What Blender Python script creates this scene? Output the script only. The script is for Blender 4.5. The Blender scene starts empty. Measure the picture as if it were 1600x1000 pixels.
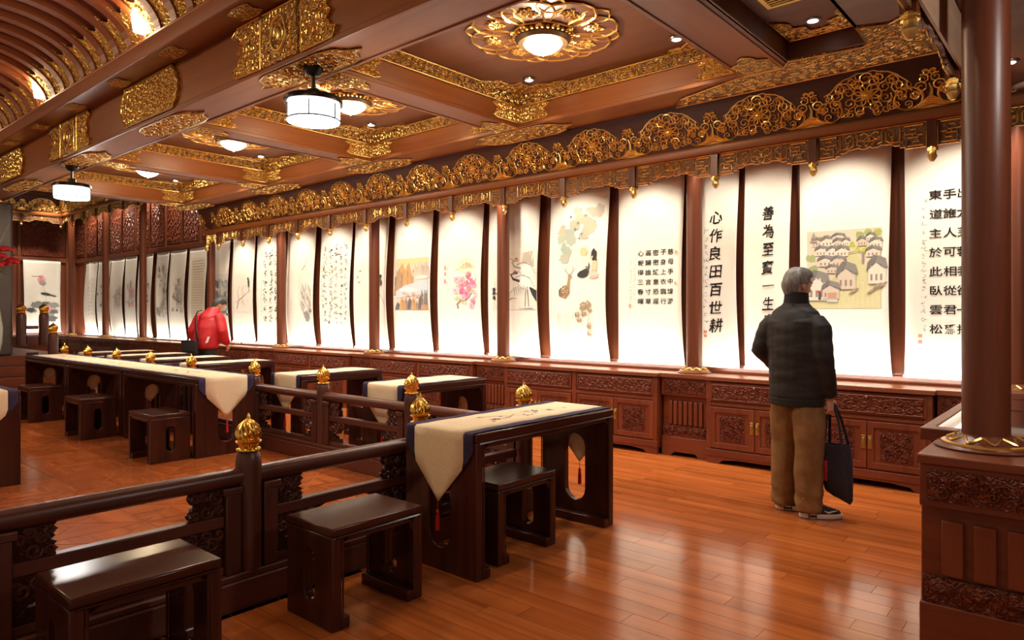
import bpy, bmesh, math, random
from math import sin, cos, pi, radians, sqrt, atan2, hypot
from mathutils import Vector, Matrix, noise
from mathutils.geometry import tessellate_polygon

SC = bpy.context.scene
COL = SC.collection
# ------------------------------------------------------------------ camera
cam_data = bpy.data.cameras.new('camera')
cam_data.sensor_width = 36.0
cam_data.lens = 36.0 * 1080 / 1600
cam_data.shift_y = -10.5 / 1600
cam_data.clip_start = 0.05
CAM = bpy.data.objects.new('camera', cam_data)
CAM.location = (0, 0, 1.42)
CAM.rotation_euler = (radians(90), 0, radians(40.74))
COL.objects.link(CAM)
SC.camera = CAM
# ------------------------------------------------------------------ world, exposure
W = bpy.data.worlds.new('world')
SC.world = W
W.use_nodes = True
bg = W.node_tree.nodes['Background']
bg.inputs[0].default_value = (1.0, 0.72, 0.50, 1)
bg.inputs[1].default_value = 0.22
SC.view_settings.view_transform = 'Standard'
SC.view_settings.look = 'None'
SC.view_settings.exposure = 0.55
SC.view_settings.gamma = 1.0
SC.view_settings.use_curve_mapping = False
SC.cycles.max_bounces = 6
SC.cycles.diffuse_bounces = 3
SC.cycles.glossy_bounces = 3
SC.cycles.transmission_bounces = 4
SC.cycles.caustics_reflective = False
SC.cycles.caustics_refractive = False
SC.cycles.sample_clamp_indirect = 4.0
SC.cycles.use_denoising = True
# light levels in watts, gathered here for tuning
P_BOWL, P_FAN, P_DOWN, P_SCROLL, P_FLOOD, P_ALCOVE, P_WING, P_STRIP, P_HALL_FILL = 38, 38, 80, 38, 3, 150, 42, 5.0, 60
WARM, COOL, NEUT = (1.0, 0.76, 0.48), (1.0, 0.93, 0.84), (1.0, 0.86, 0.68)

# ------------------------------------------------------------------ helpers
def link(o, parent=None):
    COL.objects.link(o)
    if parent: o.parent = parent
    return o
def tag(o, label=None, cat=None, group=None, kind=None):
    if label: o['label'] = label
    if cat: o['category'] = cat
    if group: o['group'] = group
    if kind: o['kind'] = kind
    return o
def thing(name, loc=(0, 0, 0), rz=0, label=None, cat=None, group=None, kind=None):
    o = bpy.data.objects.new(name, None)
    o.empty_display_size = .1
    o.location = loc; o.rotation_euler = (0, 0, rz)
    link(o)
    return tag(o, label, cat, group, kind)
def copy_tree(o, parent=None, loc=None, rz=None, label=None, cat=None, group=None):
    c = o.copy(); link(c, parent)
    if loc is not None: c.location = loc
    if rz is not None: c.rotation_euler = (0, 0, rz)
    for ch in list(o.children): copy_tree(ch, c)
    return tag(c, label, cat, group)
def light(kind, name, loc, energy, color, size=.1, parent=None, rot=(0, 0, 0), spot=None, blend=.5):
    d = bpy.data.lights.new(name, kind)
    d.energy = energy; d.color = color
    if kind == 'AREA': d.size = size
    else: d.shadow_soft_size = size
    if spot: d.spot_size = spot; d.spot_blend = blend
    o = bpy.data.objects.new(name, d); o.location = loc; o.rotation_euler = rot
    return link(o, parent)
def aim(o, frm, to):
    o.rotation_euler = (Vector(to) - Vector(frm)).to_track_quat('-Z', 'Y').to_euler()

XY = lambda a, b, c: (a, b, c)          # prism planes: outline (a,b), depth c
XZ = lambda a, b, c: (a, c, b)
YZ = lambda a, b, c: (c, a, b)
class B:
    "collects geometry; obj() links it as one mesh object"
    def __init__(s): s.v = []; s.f = []
    def add(s, vs, fs):
        n = len(s.v); s.v += [tuple(p) for p in vs]; s.f += [tuple(i + n for i in f) for f in fs]; return s
    def box(s, x0, x1, y0, y1, z0, z1):
        return s.add([(x0,y0,z0),(x1,y0,z0),(x1,y1,z0),(x0,y1,z0),(x0,y0,z1),(x1,y0,z1),(x1,y1,z1),(x0,y1,z1)],
              [(0,3,2,1),(4,5,6,7),(0,1,5,4),(1,2,6,5),(2,3,7,6),(3,0,4,7)])
    def prism(s, outer, d0, d1, M=XY, holes=()):
        loops = [list(outer)] + [list(h) for h in holes]
        pts = [p for l in loops for p in l]; n = len(pts)
        tri = tessellate_polygon([[Vector((p[0], p[1], 0)) for p in l] for l in loops])
        fs = [tuple(t) for t in tri] + [tuple(i + n for i in reversed(t)) for t in tri]
        k = 0
        for l in loops:
            m = len(l)
            fs += [(k + i, k + (i + 1) % m, k + (i + 1) % m + n, k + i + n) for i in range(m)]
            k += m
        return s.add([M(p[0], p[1], d0) for p in pts] + [M(p[0], p[1], d1) for p in pts], fs)
    def loft(s, rings, caps=True):
        n = len(rings[0]); vs = [p for r in rings for p in r]; fs = []
        for j in range(len(rings) - 1):
            for i in range(n):
                a, b = j * n + i, j * n + (i + 1) % n
                fs.append((a, b, b + n, a + n))
        if caps: fs += [tuple(range(n))[::-1], tuple((len(rings) - 1) * n + i for i in range(n))]
        return s.add(vs, fs)
    def lathe(s, prof, n=20, c=(0, 0, 0), lobes=0, amp=0, twist=0):
        rings = []
        for k, (r, z) in enumerate(prof):
            ring = []
            for i in range(n):
                a = 2 * pi * i / n
                rr = r
                if lobes: rr = r * (1 - amp * abs(sin((a + twist * z) * lobes / 2)))
                ring.append((c[0] + rr * cos(a), c[1] + rr * sin(a), c[2] + z))
            rings.append(ring)
        return s.loft(rings)
    def tube(s, pts, r, n=5, closed=False, rads=None, flat=1.0):
        P = [Vector(p) for p in pts]; m = len(P); rings = []; up = None
        for i, p in enumerate(P):
            t = (P[(i + 1) % m] - P[i - 1]) if closed else (P[min(i + 1, m - 1)] - P[max(i - 1, 0)])
            if t.length < 1e-9: t = Vector((0, 0, 1))
            t.normalize()
            if up is None: up = Vector((0, 0, 1)) if abs(t.z) < .9 else Vector((0, 1, 0))
            a = t.cross(up)
            if a.length < 1e-6: a = t.orthogonal()
            a.normalize(); b = a.cross(t).normalized(); up = b
            rr = rads[i] if rads else r
            rings.append([tuple(p + a * (rr * cos(2 * pi * k / n)) + b * (rr * flat * sin(2 * pi * k / n))) for k in range(n)])
        if closed: rings.append(rings[0]); return s.loft(rings, False)
        return s.loft(rings)
    def ball(s, c, r, n=8, m=5, sx=1, sy=1, sz=1):
        rings = []
        for j in range(m + 1):
            t = pi * (j + .02) / (m + .04)
            rings.append([(c[0] + sx * r * sin(t) * cos(2 * pi * i / n), c[1] + sy * r * sin(t) * sin(2 * pi * i / n), c[2] - sz * r * cos(t)) for i in range(n)])
        return s.loft(rings)
    def mesh(s, name, ang=35):
        me = bpy.data.meshes.new(name)
        me.from_pydata(s.v, [], s.f); me.validate()
        bm = bmesh.new(); bm.from_mesh(me)
        bmesh.ops.recalc_face_normals(bm, faces=bm.faces)
        bm.to_mesh(me); bm.free()
        if ang:
            me.shade_smooth(); me.set_sharp_from_angle(angle=radians(ang))
        return me
    def obj(s, name, mat, parent=None, ang=35, bevel=0, loc=None, label=None):
        me = s.mesh(name, ang); me.materials.append(mat)
        o = bpy.data.objects.new(name, me); link(o, parent)
        if loc is not None: o.location = loc
        if bevel:
            b = o.modifiers.new('bevel', 'BEVEL'); b.width = bevel; b.segments = 2; b.limit_method = 'ANGLE'; b.angle_limit = radians(40)
        if label: o['label'] = label
        return o
def inst(o, parent, loc=None, rz=None):
    c = o.copy(); link(c, parent)
    if loc is not None: c.location = loc
    if rz is not None: c.rotation_euler = (0, 0, rz)
    for ch in list(o.children): inst(ch, c)
    return c

def inside(p, poly):
    x, y = p; r = False; j = len(poly) - 1
    for i in range(len(poly)):
        xi, yi = poly[i]; xj, yj = poly[j]
        if (yi > y) != (yj > y) and x < (xj - xi) * (y - yi) / (yj - yi) + xi: r = not r
        j = i
    return r
def spiral(cx, cy, R, turns=1.3, ph=0, d=1, n=11):
    return [(cx + R * (1 - .8 * t) * cos(ph + d * 2 * pi * turns * t), cy + R * (1 - .8 * t) * sin(ph + d * 2 * pi * turns * t)) for t in [i / (n - 1) for i in range(n)]]
def curls(b, poly, R, M, depth, r, seed=1, gap=.85, cap=400):
    "fill an outline with spiral scrollwork tubes"
    rnd = random.Random(seed)
    xs = [p[0] for p in poly]; ys = [p[1] for p in poly]; C = []
    for _ in range(cap * 8):
        if len(C) >= cap: break
        x, y = rnd.uniform(min(xs), max(xs)), rnd.uniform(min(ys), max(ys))
        rr = R * rnd.uniform(.55, 1.1)
        if any(hypot(x - q[0], y - q[1]) < (rr + q[2]) * gap for q in C): continue
        if not all(inside((x + rr * .9 * cos(k), y + rr * .9 * sin(k)), poly) for k in (0, 1.57, 3.14, 4.71)): continue
        C.append((x, y, rr))
        b.tube([M(px, py, depth) for px, py in spiral(x, y, rr, rnd.uniform(1.1, 1.6), rnd.uniform(0, 6.28), rnd.choice((-1, 1)))], r, 4)
    return b
def outline(b, poly, M, depth, r, n=4):
    return b.tube([M(p[0], p[1], depth) for p in poly], r, n, closed=True)
def pill(cx, cz, w, h, n=8):
    r = w / 2; out = []
    for k in range(n + 1): out.append((cx + r * cos(pi * k / n), cz + h / 2 - r + r * sin(pi * k / n)))
    for k in range(n + 1): out.append((cx + r * cos(pi + pi * k / n), cz - h / 2 + r + r * sin(pi + pi * k / n)))
    return out
def ogee(w, h, n=5, depth=.18):
    "plaque outline, w by h, with scalloped short ends"
    pts = []
    for sgn in (1, -1):
        for k in range(2 * n + 1):
            t = k / (2 * n)
            z = (-h / 2 + h * t) * sgn
            e = 1 - depth * (abs(sin(pi * n * t * .6)) * .35 + (.65 * sin(pi * t) if depth > 0 else 0))
            pts.append((sgn * w / 2 * e, z))
    return pts
def bulge(w, h, n=5, depth=.16):
    pts = []
    for sgn in (1, -1):
        for k in range(2 * n + 1):
            t = k / (2 * n); z = (-h / 2 + h * t) * sgn
            e = 1 - depth * (1 - sin(pi * t)) - .03 * abs(sin(pi * n * t))
            pts.append((sgn * w / 2 * e, z))
    return pts

# ------------------------------------------------------------------ materials
MATS = {}
def newmat(name):
    m = bpy.data.materials.new(name); m.use_nodes = True
    nt = m.node_tree; p = nt.nodes['Principled BSDF']; MATS[name] = m
    return m, nt, p
def N(nt, t, **kw):
    n = nt.nodes.new(t)
    for k, v in kw.items():
        if k in n.inputs: n.inputs[k].default_value = v
        else: setattr(n, k, v)
    return n
def ramp(nt, fac, stops):
    r = nt.nodes.new('ShaderNodeValToRGB')
    e = r.color_ramp.elements
    while len(e) < len(stops): e.new(.5)
    for el, (p, c) in zip(e, stops): el.position = p; el.color = (*c, 1)
    nt.links.new(fac, r.inputs[0]); return r
def plain(name, c, rough=.5, metal=0.0, emit=None, es=0, coat=0, noise_amt=0, nscale=20, bump=0, spec=.5):
    m, nt, p = newmat(name)
    p.inputs['Base Color'].default_value = (*c, 1); p.inputs['Roughness'].default_value = rough
    p.inputs['Metallic'].default_value = metal; p.inputs['Coat Weight'].default_value = coat
    p.inputs['Specular IOR Level'].default_value = spec
    if emit: p.inputs['Emission Color'].default_value = (*emit, 1); p.inputs['Emission Strength'].default_value = es
    if noise_amt or bump:
        tc = N(nt, 'ShaderNodeTexCoord'); nz = N(nt, 'ShaderNodeTexNoise', Scale=nscale, Detail=4.0)
        nt.links.new(tc.outputs['Object'], nz.inputs['Vector'])
        if noise_amt:
            r = ramp(nt, nz.outputs['Fac'], [(.3, tuple(x * (1 - noise_amt) for x in c)), (.7, tuple(min(1, x * (1 + noise_amt)) for x in c))])
            nt.links.new(r.outputs[0], p.inputs['Base Color'])
        if bump:
            bp = N(nt, 'ShaderNodeBump', Strength=bump, Distance=.01)
            nt.links.new(nz.outputs['Fac'], bp.inputs['Height']); nt.links.new(bp.outputs[0], p.inputs['Normal'])
    return m
def wood(name, c1, c2, rough=.3, axis=0, scale=9, stretch=.07, bump=.08, coat=0, vary=.0, spec=.5):
    m, nt, p = newmat(name)
    tc = N(nt, 'ShaderNodeTexCoord'); mp = N(nt, 'ShaderNodeMapping')
    s = [scale, scale, scale]; s[axis] = scale * stretch
    mp.inputs['Scale'].default_value = s
    nt.links.new(tc.outputs['Object'], mp.inputs['Vector'])
    oi = N(nt, 'ShaderNodeObjectInfo')
    if vary:
        mu = N(nt, 'ShaderNodeMath', operation='MULTIPLY'); mu.inputs[1].default_value = 37.0
        nt.links.new(oi.outputs['Random'], mu.inputs[0]); nt.links.new(mu.outputs[0], mp.inputs['Location'])
    nz = N(nt, 'ShaderNodeTexNoise', Scale=1.0, Detail=7.0, Roughness=.62, Distortion=.6)
    nt.links.new(mp.outputs[0], nz.inputs['Vector'])
    r = ramp(nt, nz.outputs['Fac'], [(.32, c1), (.5, tuple((a + b) / 2 for a, b in zip(c1, c2))), (.68, c2)])
    out = r.outputs[0]
    if vary:
        hs = N(nt, 'ShaderNodeHueSaturation')
        mr = N(nt, 'ShaderNodeMapRange'); mr.inputs['To Min'].default_value = 1 - vary; mr.inputs['To Max'].default_value = 1 + vary
        nt.links.new(oi.outputs['Random'], mr.inputs['Value']); nt.links.new(mr.outputs[0], hs.inputs['Value'])
        nt.links.new(out, hs.inputs['Color']); out = hs.outputs[0]
    nt.links.new(out, p.inputs['Base Color'])
    p.inputs['Roughness'].default_value = rough; p.inputs['Coat Weight'].default_value = coat; p.inputs['Coat Roughness'].default_value = .12
    p.inputs['Specular IOR Level'].default_value = spec
    if bump:
        bp = N(nt, 'ShaderNodeBump', Strength=bump, Distance=.004)
        nt.links.new(nz.outputs['Fac'], bp.inputs['Height']); nt.links.new(bp.outputs[0], p.inputs['Normal'])
    return m
def carved(name, hi, lo, scale=30, metal=1.0, rough=.3, thr=.45, bump=.7, lo_metal=0.0):
    "raised scrollwork: ridge lines of a warped cell pattern over a recessed ground"
    m, nt, p = newmat(name)
    tc = N(nt, 'ShaderNodeTexCoord')
    nz = N(nt, 'ShaderNodeTexNoise', Scale=scale * .45, Detail=2.0)
    nt.links.new(tc.outputs['Object'], nz.inputs['Vector'])
    mx = N(nt, 'ShaderNodeMix', data_type='VECTOR'); mx.inputs[0].default_value = .12
    nt.links.new(tc.outputs['Object'], mx.inputs[4]); nt.links.new(nz.outputs['Color'], mx.inputs[5])
    vo = N(nt, 'ShaderNodeTexVoronoi', feature='F1', Scale=scale); nt.links.new(mx.outputs[1], vo.inputs['Vector'])
    mu = N(nt, 'ShaderNodeMath', operation='MULTIPLY'); mu.inputs[1].default_value = 17.0
    nt.links.new(vo.outputs['Distance'], mu.inputs[0])
    sn = N(nt, 'ShaderNodeMath', operation='SINE'); nt.links.new(mu.outputs[0], sn.inputs[0])
    mr = N(nt, 'ShaderNodeMapRange'); mr.inputs['From Min'].default_value = -1
    nt.links.new(sn.outputs[0], mr.inputs['Value'])
    r = ramp(nt, mr.outputs[0], [(thr - .12, lo), (thr + .12, hi)])
    nt.links.new(r.outputs[0], p.inputs['Base Color'])
    rm = ramp(nt, mr.outputs[0], [(thr - .12, (lo_metal,) * 3), (thr + .12, (metal,) * 3)])
    nt.links.new(rm.outputs[0], p.inputs['Metallic'])
    p.inputs['Roughness'].default_value = rough
    if not metal: p.inputs['Specular IOR Level'].default_value = .22
    bp = N(nt, 'ShaderNodeBump', Strength=bump, Distance=.012)
    nt.links.new(mr.outputs[0], bp.inputs['Height']); nt.links.new(bp.outputs[0], p.inputs['Normal'])
    return m
def vcol(name, rough=.8):
    m, nt, p = newmat(name)
    a = N(nt, 'ShaderNodeAttribute', attribute_name='Col')
    nt.links.new(a.outputs['Color'], p.inputs['Base Color']); p.inputs['Roughness'].default_value = rough
    p.inputs['Specular IOR Level'].default_value = .1
    return m

RW = [wood('rosewood_%s' % 'xyz'[i], (.090, .022, .009), (.17, .046, .018), .36, i, 7, .06, .06, spec=.42) for i in range(3)]
DW = [wood('dark_wood_%s' % 'xyz'[i], (.030, .0085, .006), (.078, .020, .011), .22, i, 8, .05, .015, spec=.35) for i in range(3)]
CB_ = [wood('cabinet_wood_%s' % 'xyz'[i], (.125, .028, .011), (.215, .053, .020), .40, i, 7, .07, .06, spec=.38) for i in range(3)]
VAULT = plain('vault_wood', (.20, .052, .016), .45, spec=.3)
VAULTRED = plain('vault_panel', (.105, .016, .016), .55)
FLOORM = wood('floor_plank_wood', (.33, .075, .014), (.56, .155, .036), .17, 0, 10, .05, .05, .25, .16)
PARQX = wood('parquet_wood_x', (.31, .068, .014), (.54, .14, .034), .17, 0, 10, .07, .05, .25, .12)
PARQY = wood('parquet_wood_y', (.30, .065, .014), (.50, .13, .032), .17, 1, 10, .07, .05, .25, .12)
INLAY = plain('inlay_wood', (.46, .17, .05), .25)
GROOVE = plain('floor_groove', (.07, .017, .007), .5)
GOLD = plain('gold_leaf', (.90, .57, .17), .30, .95)
BRIGHTGOLD = plain('polished_gold', (.97, .62, .15), .22, 1.0)
OLDGOLD = plain('antique_gold', (.70, .46, .15), .34, .93)
CARV = carved('gilded_carving', (.80, .50, .14), (.12, .04, .016), 26)
CARVF = carved('gilded_frieze_carving', (.62, .40, .13), (.09, .035, .016), 30, thr=.5)
CARVB = carved('bright_gilded_carving', (.95, .66, .22), (.40, .16, .03), 34, thr=.35, lo_metal=.6)
CARVW = carved('carved_wood', (.20, .05, .022), (.11, .024, .011), 28, metal=0, rough=.42, bump=.9)
CARVD = carved('dark_carved_wood', (.075, .02, .012), (.04, .011, .007), 30, metal=0, rough=.42, bump=.8)
BRASS = plain('brass', (.58, .40, .12), .38, 1.0, noise_amt=.25, nscale=80)
PAPER = plain('scroll_paper', (.87, .835, .75), .85, noise_amt=.02, nscale=8, spec=.1)
INKM = vcol('scroll_ink')
ROD = plain('scroll_rod', (.045, .02, .014), .35)
CREAM = plain('runner_linen', (.93, .74, .50), .85, noise_amt=.06, nscale=90, bump=.15, spec=.1)
NAVY = plain('runner_navy_border', (.045, .032, .075), .8, spec=.2)
REDT = plain('tassel_red', (.55, .012, .02), .6)
LBOWL = plain('lit_bowl_glass', (1, .95, .8), .4, emit=(1, .80, .50), es=9)
LDRUM = plain('lit_drum_glass', (1, 1, 1), .4, emit=(.97, .98, 1.0), es=10)
LDOT = plain('lit_downlight', (1, 1, 1), .4, emit=(1, .98, .95), es=24)
LFLOOD = plain('lit_flood', (1, 1, 1), .4, emit=(1, .86, .62), es=14)
BLACKM = plain('dark_metal', (.018, .014, .013), .32, .6)
STEEL = plain('steel', (.35, .33, .31), .3, 1.0)
# ================================================================== FLOOR
R = random.Random(7)
fl = B(); fl.box(-23, 3.0, -2.6, 7.2, -.06, -.006)
FLOOR = tag(fl.obj('floor', GROOVE, ang=0), 'glossy orange brown hardwood floor of the hall', kind='structure')
RAILX, RAILY = -3.21, 3.85
PW = .125
cache = {}
rest = B(); ip = 0
y = -.9
row = 0
while y < 6.75:
    x = 1.6 - R.uniform(0, .9)
    xend = -3.0 if y < RAILY - .05 else -16.0
    while x > xend:
        L = R.choice((.75, .9, 1.05, 1.2))
        x0 = max(x - L, xend - .3)
        w = x - x0
        if y > .9 and x0 > -3.9 and x > -3.4 and x0 < .2:
            k = round(w, 2)
            if k not in cache:
                cache[k] = B().box(-k / 2, k / 2, -PW / 2 + .0012, PW / 2 - .0012, -.012, 0).mesh('plank', 0); cache[k].materials.append(FLOORM)
            o = bpy.data.objects.new('plank', cache[k]); link(o, FLOOR)
            o.location = (x - w / 2, y + PW / 2, 0); o.scale = ((w - .002) / k, 1, 1); ip += 1
        else:
            rest.box(x0 + .001, x - .001, y + .0012, y + PW - .0012, -.012, 0)
        x = x0
    y += PW; row += 1
tag(rest.obj('distant_planks', FLOORM, FLOOR, 0), kind='stuff')
# parquet inside the railing: square panels of four triangular veneers, pale inlay lines between them
T = .62
B().box(-16, -3.1, -2.4, 3.80, -.012, -.003).obj('inlay_lines', INLAY, FLOOR, 0)
h = T / 2 - .004; q = .005
tme = []
for m1, m2 in ((PARQX, PARQY), (PARQY, PARQX)):
    t = B()
    for k in range(4):
        c, s = (1, 0, -1, 0)[k], (0, 1, 0, -1)[k]
        rot = lambda a, b: (a * c - b * s, a * s + b * c)
        t.prism([rot(*p) for p in ((-h + q, -h), (h - q, -h), (0, -q * 1.4))], -.008, 0)
    me = t.mesh('parquet_tile', 0); me.materials.append(m1); me.materials.append(m2)
    nf = len(me.polygons)
    for i, pl in enumerate(me.polygons): pl.material_index = (int(i * 4 / nf)) % 2
    tme.append(me)
far = B(); nx = 0
for i in range(0, 21):
    for j in range(0, 10):
        cx, cy = -3.1 - T * (i + .5), 3.80 - T * (j + .5)
        if cx < -16: continue
        o = bpy.data.objects.new('parquet_tile', tme[(i + j) % 2]); link(o, FLOOR); o.location = (cx, cy, 0)

# ================================================================== WALLS
WY = 6.76                       # face of the scroll wall
wb = B(); wb.box(-22.6, 1.4, WY, WY + .2, 0, 5.0)
WALL = tag(wb.obj('wall_back', RW[2], ang=0), 'rosewood panelled wall behind the hanging scrolls', kind='structure')
wl = B(); wl.box(-22.2, -22.0, -1.0, WY + .2, 0, 5.0)
WALLL = tag(wl.obj('wall_left', RW[2], ang=0), 'rosewood end wall of the alcove', kind='structure')
wr = B(); wr.box(1.4, 1.6, 2.4, WY + .2, 0, 3.3)
tag(wr.obj('wall_right', RW[2], ang=0), 'rosewood wall behind the display case', kind='structure')
# stiles and rails of the panelling on the back wall
stile = B().box(-.035, .035, -.022, 0, 0, 2.2).obj('stile', RW[2], WALL, 35, .004, (-.30, WY, .82))
rl = B().box(-13.3, .9, WY - .028, WY, .83, .875).obj('rail', RW[0], WALL, 35, .004)
for k in range(1, 16):
    inst(stile, WALL, (-.30 - k * .86, WY, .82))
# ---- alcove panelling above its scrolls: stiles and carved boards
zt0, zt1 = 2.92, 4.0
B().box(-22, -12.7, WY - .05, WY, 2.82, 2.93).obj('rail', RW[0], WALL, 35, .005)
cp = None
for k in range(11):
    x1 = -12.75 - k * .85
    bb = B().box(-.36, .36, -.02, 0, zt0 + .05, zt1)
    if cp is None:
        cp = bb.obj('carved_panel', CARVW, WALL, 35, .006, (x1 - .425, WY, 0))
        g = B(); curls(g, [(-.33, zt0 + .1), (.33, zt0 + .1), (.33, zt1 - .1), (-.33, zt1 - .1)], .075, XZ, -.022, .010, 5, .9)
        g.obj('relief', CB_[0], cp)
        st = B().box(-.03, .03, -.045, 0, .83, zt1).obj('stile', RW[2], WALL, 35, .004, (x1, WY, 0))
    else:
        inst(cp, WALL, (x1 - .425, WY, 0)); inst(st, WALL, (x1, WY, 0))
# end wall boards
B().box(-22, -21.95, -1, WY, 2.82, 2.93).obj('rail', RW[1], WALLL, 35, .005)
cp2 = None
for k in range(5):
    y1 = 6.5 - k * 1.12
    if cp2 is None:
        cp2 = B().box(0, .02, -.49, .49, zt0 + .05, zt1 + .3).obj('carved_panel', CARVW, WALLL, 35, .006, (-22, y1 - .56, 0))
        g = B(); curls(g, [(-.45, zt0 + .1), (.45, zt0 + .1), (.45, zt1), (-.45, zt1)], .085, YZ, .022, .011, 9, .9)
        g.obj('relief', CB_[0], cp2)
        st2 = B().box(0, .045, -.03, .03, .83, zt1 + .3).obj('stile', RW[2], WALLL, 35, .004, (-22, y1, 0))
    else:
        inst(cp2, WALLL, (-22, y1 - .56, 0)); inst(st2, WALLL, (-22, y1, 0))

# ================================================================== CEILING
ZC, ZB = 3.68, 3.35             # coffer ceiling, underside of the beams
MY0, MY1 = 2.89, 3.27           # main beam
WB0, WB1 = 5.48, 5.92           # beam along the wall
CEILM = wood('ceiling_wood', (.105, .034, .014), (.172, .058, .024), .44, 0, 5, .08, .04, spec=.4)
BEAMX = wood('beam_wood_x', (.185, .052, .013), (.28, .086, .020), .38, 0, 6, .05, .04, spec=.38)
BEAMY = wood('beam_wood_y', (.185, .052, .013), (.28, .086, .020), .38, 1, 6, .05, .04, spec=.38)
ce = B(); ce.box(-12.7, 1.4, MY1 - .02, WB0 + .02, ZC, ZC + .05)
CEIL = tag(ce.obj('ceiling', CEILM, ang=0), 'coffered brown ceiling with gilded lotus rosettes', kind='structure')
B().box(-22.2, -12.7, 2.2, WY + .1, 4.62, 4.7).obj('alcove_ceiling_board', CEILM, CEIL, 0)
B().box(-12.7, 1.4, 6.08, WY + .1, 3.01, 3.06).obj('soffit_board', CEILM, CEIL, 0)
B().box(-.60, 1.4, 2.4, 6.08, 3.01, 3.06).obj('soffit_board', CEILM, CEIL, 0)
tb = B(); tb.box(-14.3, 2.0, MY0, MY1, ZB, 3.80)
for yy in (MY0 - .012, MY1 - .02):
    tb.box(-14.3, 2.0, yy, yy + .032, ZB - .012, ZB + .035)
MAINB = tag(tb.obj('trim_1', BEAMX, bevel=.006), 'great brown beam with gilded plaques between vault and coffers', kind='structure')
tw = B(); tw.box(-12.7, 1.4, WB0, WB1, ZB, ZC + .02)
for yy in (WB0 - .014,): tw.box(-12.7, 1.4, yy, yy + .03, ZB - .01, ZB + .03)
WALLB = tag(tw.obj('trim_2', BEAMX, bevel=.006), 'brown beam above the gilded cornice along the wall', kind='structure')
CROSS = [(-2.25, -1.92), (-4.93, -4.63), (-7.36, -7.06), (-9.88, -9.58), (-12.65, -12.35)]
CBO = []
for k, (x0, x1) in enumerate(CROSS):
    t = B(); t.box(x0, x1, MY1, WB0, ZB, ZC)
    t.box(x0 - .012, x0 + .02, MY1, WB0, ZB - .01, ZB + .028); t.box(x1 - .02, x1 + .012, MY1, WB0, ZB - .01, ZB + .028)
    CBO.append(tag(t.obj('trim_%d' % (3 + k), BEAMY, bevel=.005),
        ['brown cross beam beside the shallow coffer with the air vent', 'brown cross beam under the second lotus rosette side',
         'brown cross beam between second and third rosette coffers', 'brown cross beam between third and fourth rosette coffers',
         'last brown cross beam before the high alcove'][k], kind='structure'))
# friezes, corner plaques and rosettes of each coffer
COFF = [(-4.63, -2.25), (-7.06, -4.93), (-9.58, -7.36), (-12.35, -9.88)]
FZ0, FZ1 = 3.545, 3.68
def frieze_mesh(L):
    b = B().box(-L / 2, L / 2, -.028, 0, FZ0, FZ1); return b
def frieze(L, loc, rz, parent, cache={}):
    if round(L, 2) not in cache:
        o = frieze_mesh(L).obj('frieze', CARVF, parent, 35, .004)
        g = B(); curls(g, [(-L / 2, FZ0), (L / 2, FZ0), (L / 2, FZ1), (-L / 2, FZ1)], .036, XZ, -.030, .0045, 3, .8, 160)
        for z in (FZ0 + .006, FZ1 - .008): g.tube([(-L / 2, -.03, z), (L / 2, -.03, z)], .006, 4)
        g.obj('gilding', GOLD, o); cache[round(L, 2)] = o
        o.location = loc; o.rotation_euler = (0, 0, rz); return
    inst(cache[round(L, 2)], parent, loc, rz)
# butterfly plaque for a coffer corner, local x along the beam starting at the corner
PL = [(.0, .0), (.34, 0), (.40, .02), (.37, .05), (.33, .055), (.355, .08), (.33, .105), (.37, .115), (.41, .14), (.36, .158), (0, .158)]
pq = B().prism(PL, -.016, 0, XZ)
pqg = B(); outline(pqg, PL, XZ, -.017, .005); curls(pqg, PL, .036, XZ, -.018, .0045, 4, .8)
plaque0 = pq.mesh('corner_plaque'); plaque0.materials.append(CARVB)
plaqueg = pqg.mesh('gilding'); plaqueg.materials.append(GOLD)
PLM = [(-a, b) for a, b in PL]
pq1 = B().prism(PLM, -.016, 0, XZ); plaque1 = pq1.mesh('corner_plaque'); plaque1.materials.append(CARVB)
pqg1 = B(); outline(pqg1, PLM, XZ, -.017, .005); curls(pqg1, PLM, .036, XZ, -.018, .0045, 4, .8)
plaqueg1 = pqg1.mesh('gilding'); plaqueg1.materials.append(GOLD)
def plaque(parent, loc, rz, mir):
    o = bpy.data.objects.new('corner_plaque', plaque1 if mir else plaque0); link(o, parent); o.location = loc; o.rotation_euler = (0, 0, rz)
    g = bpy.data.objects.new('gilding', plaqueg1 if mir else plaqueg); link(g, o)
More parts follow.
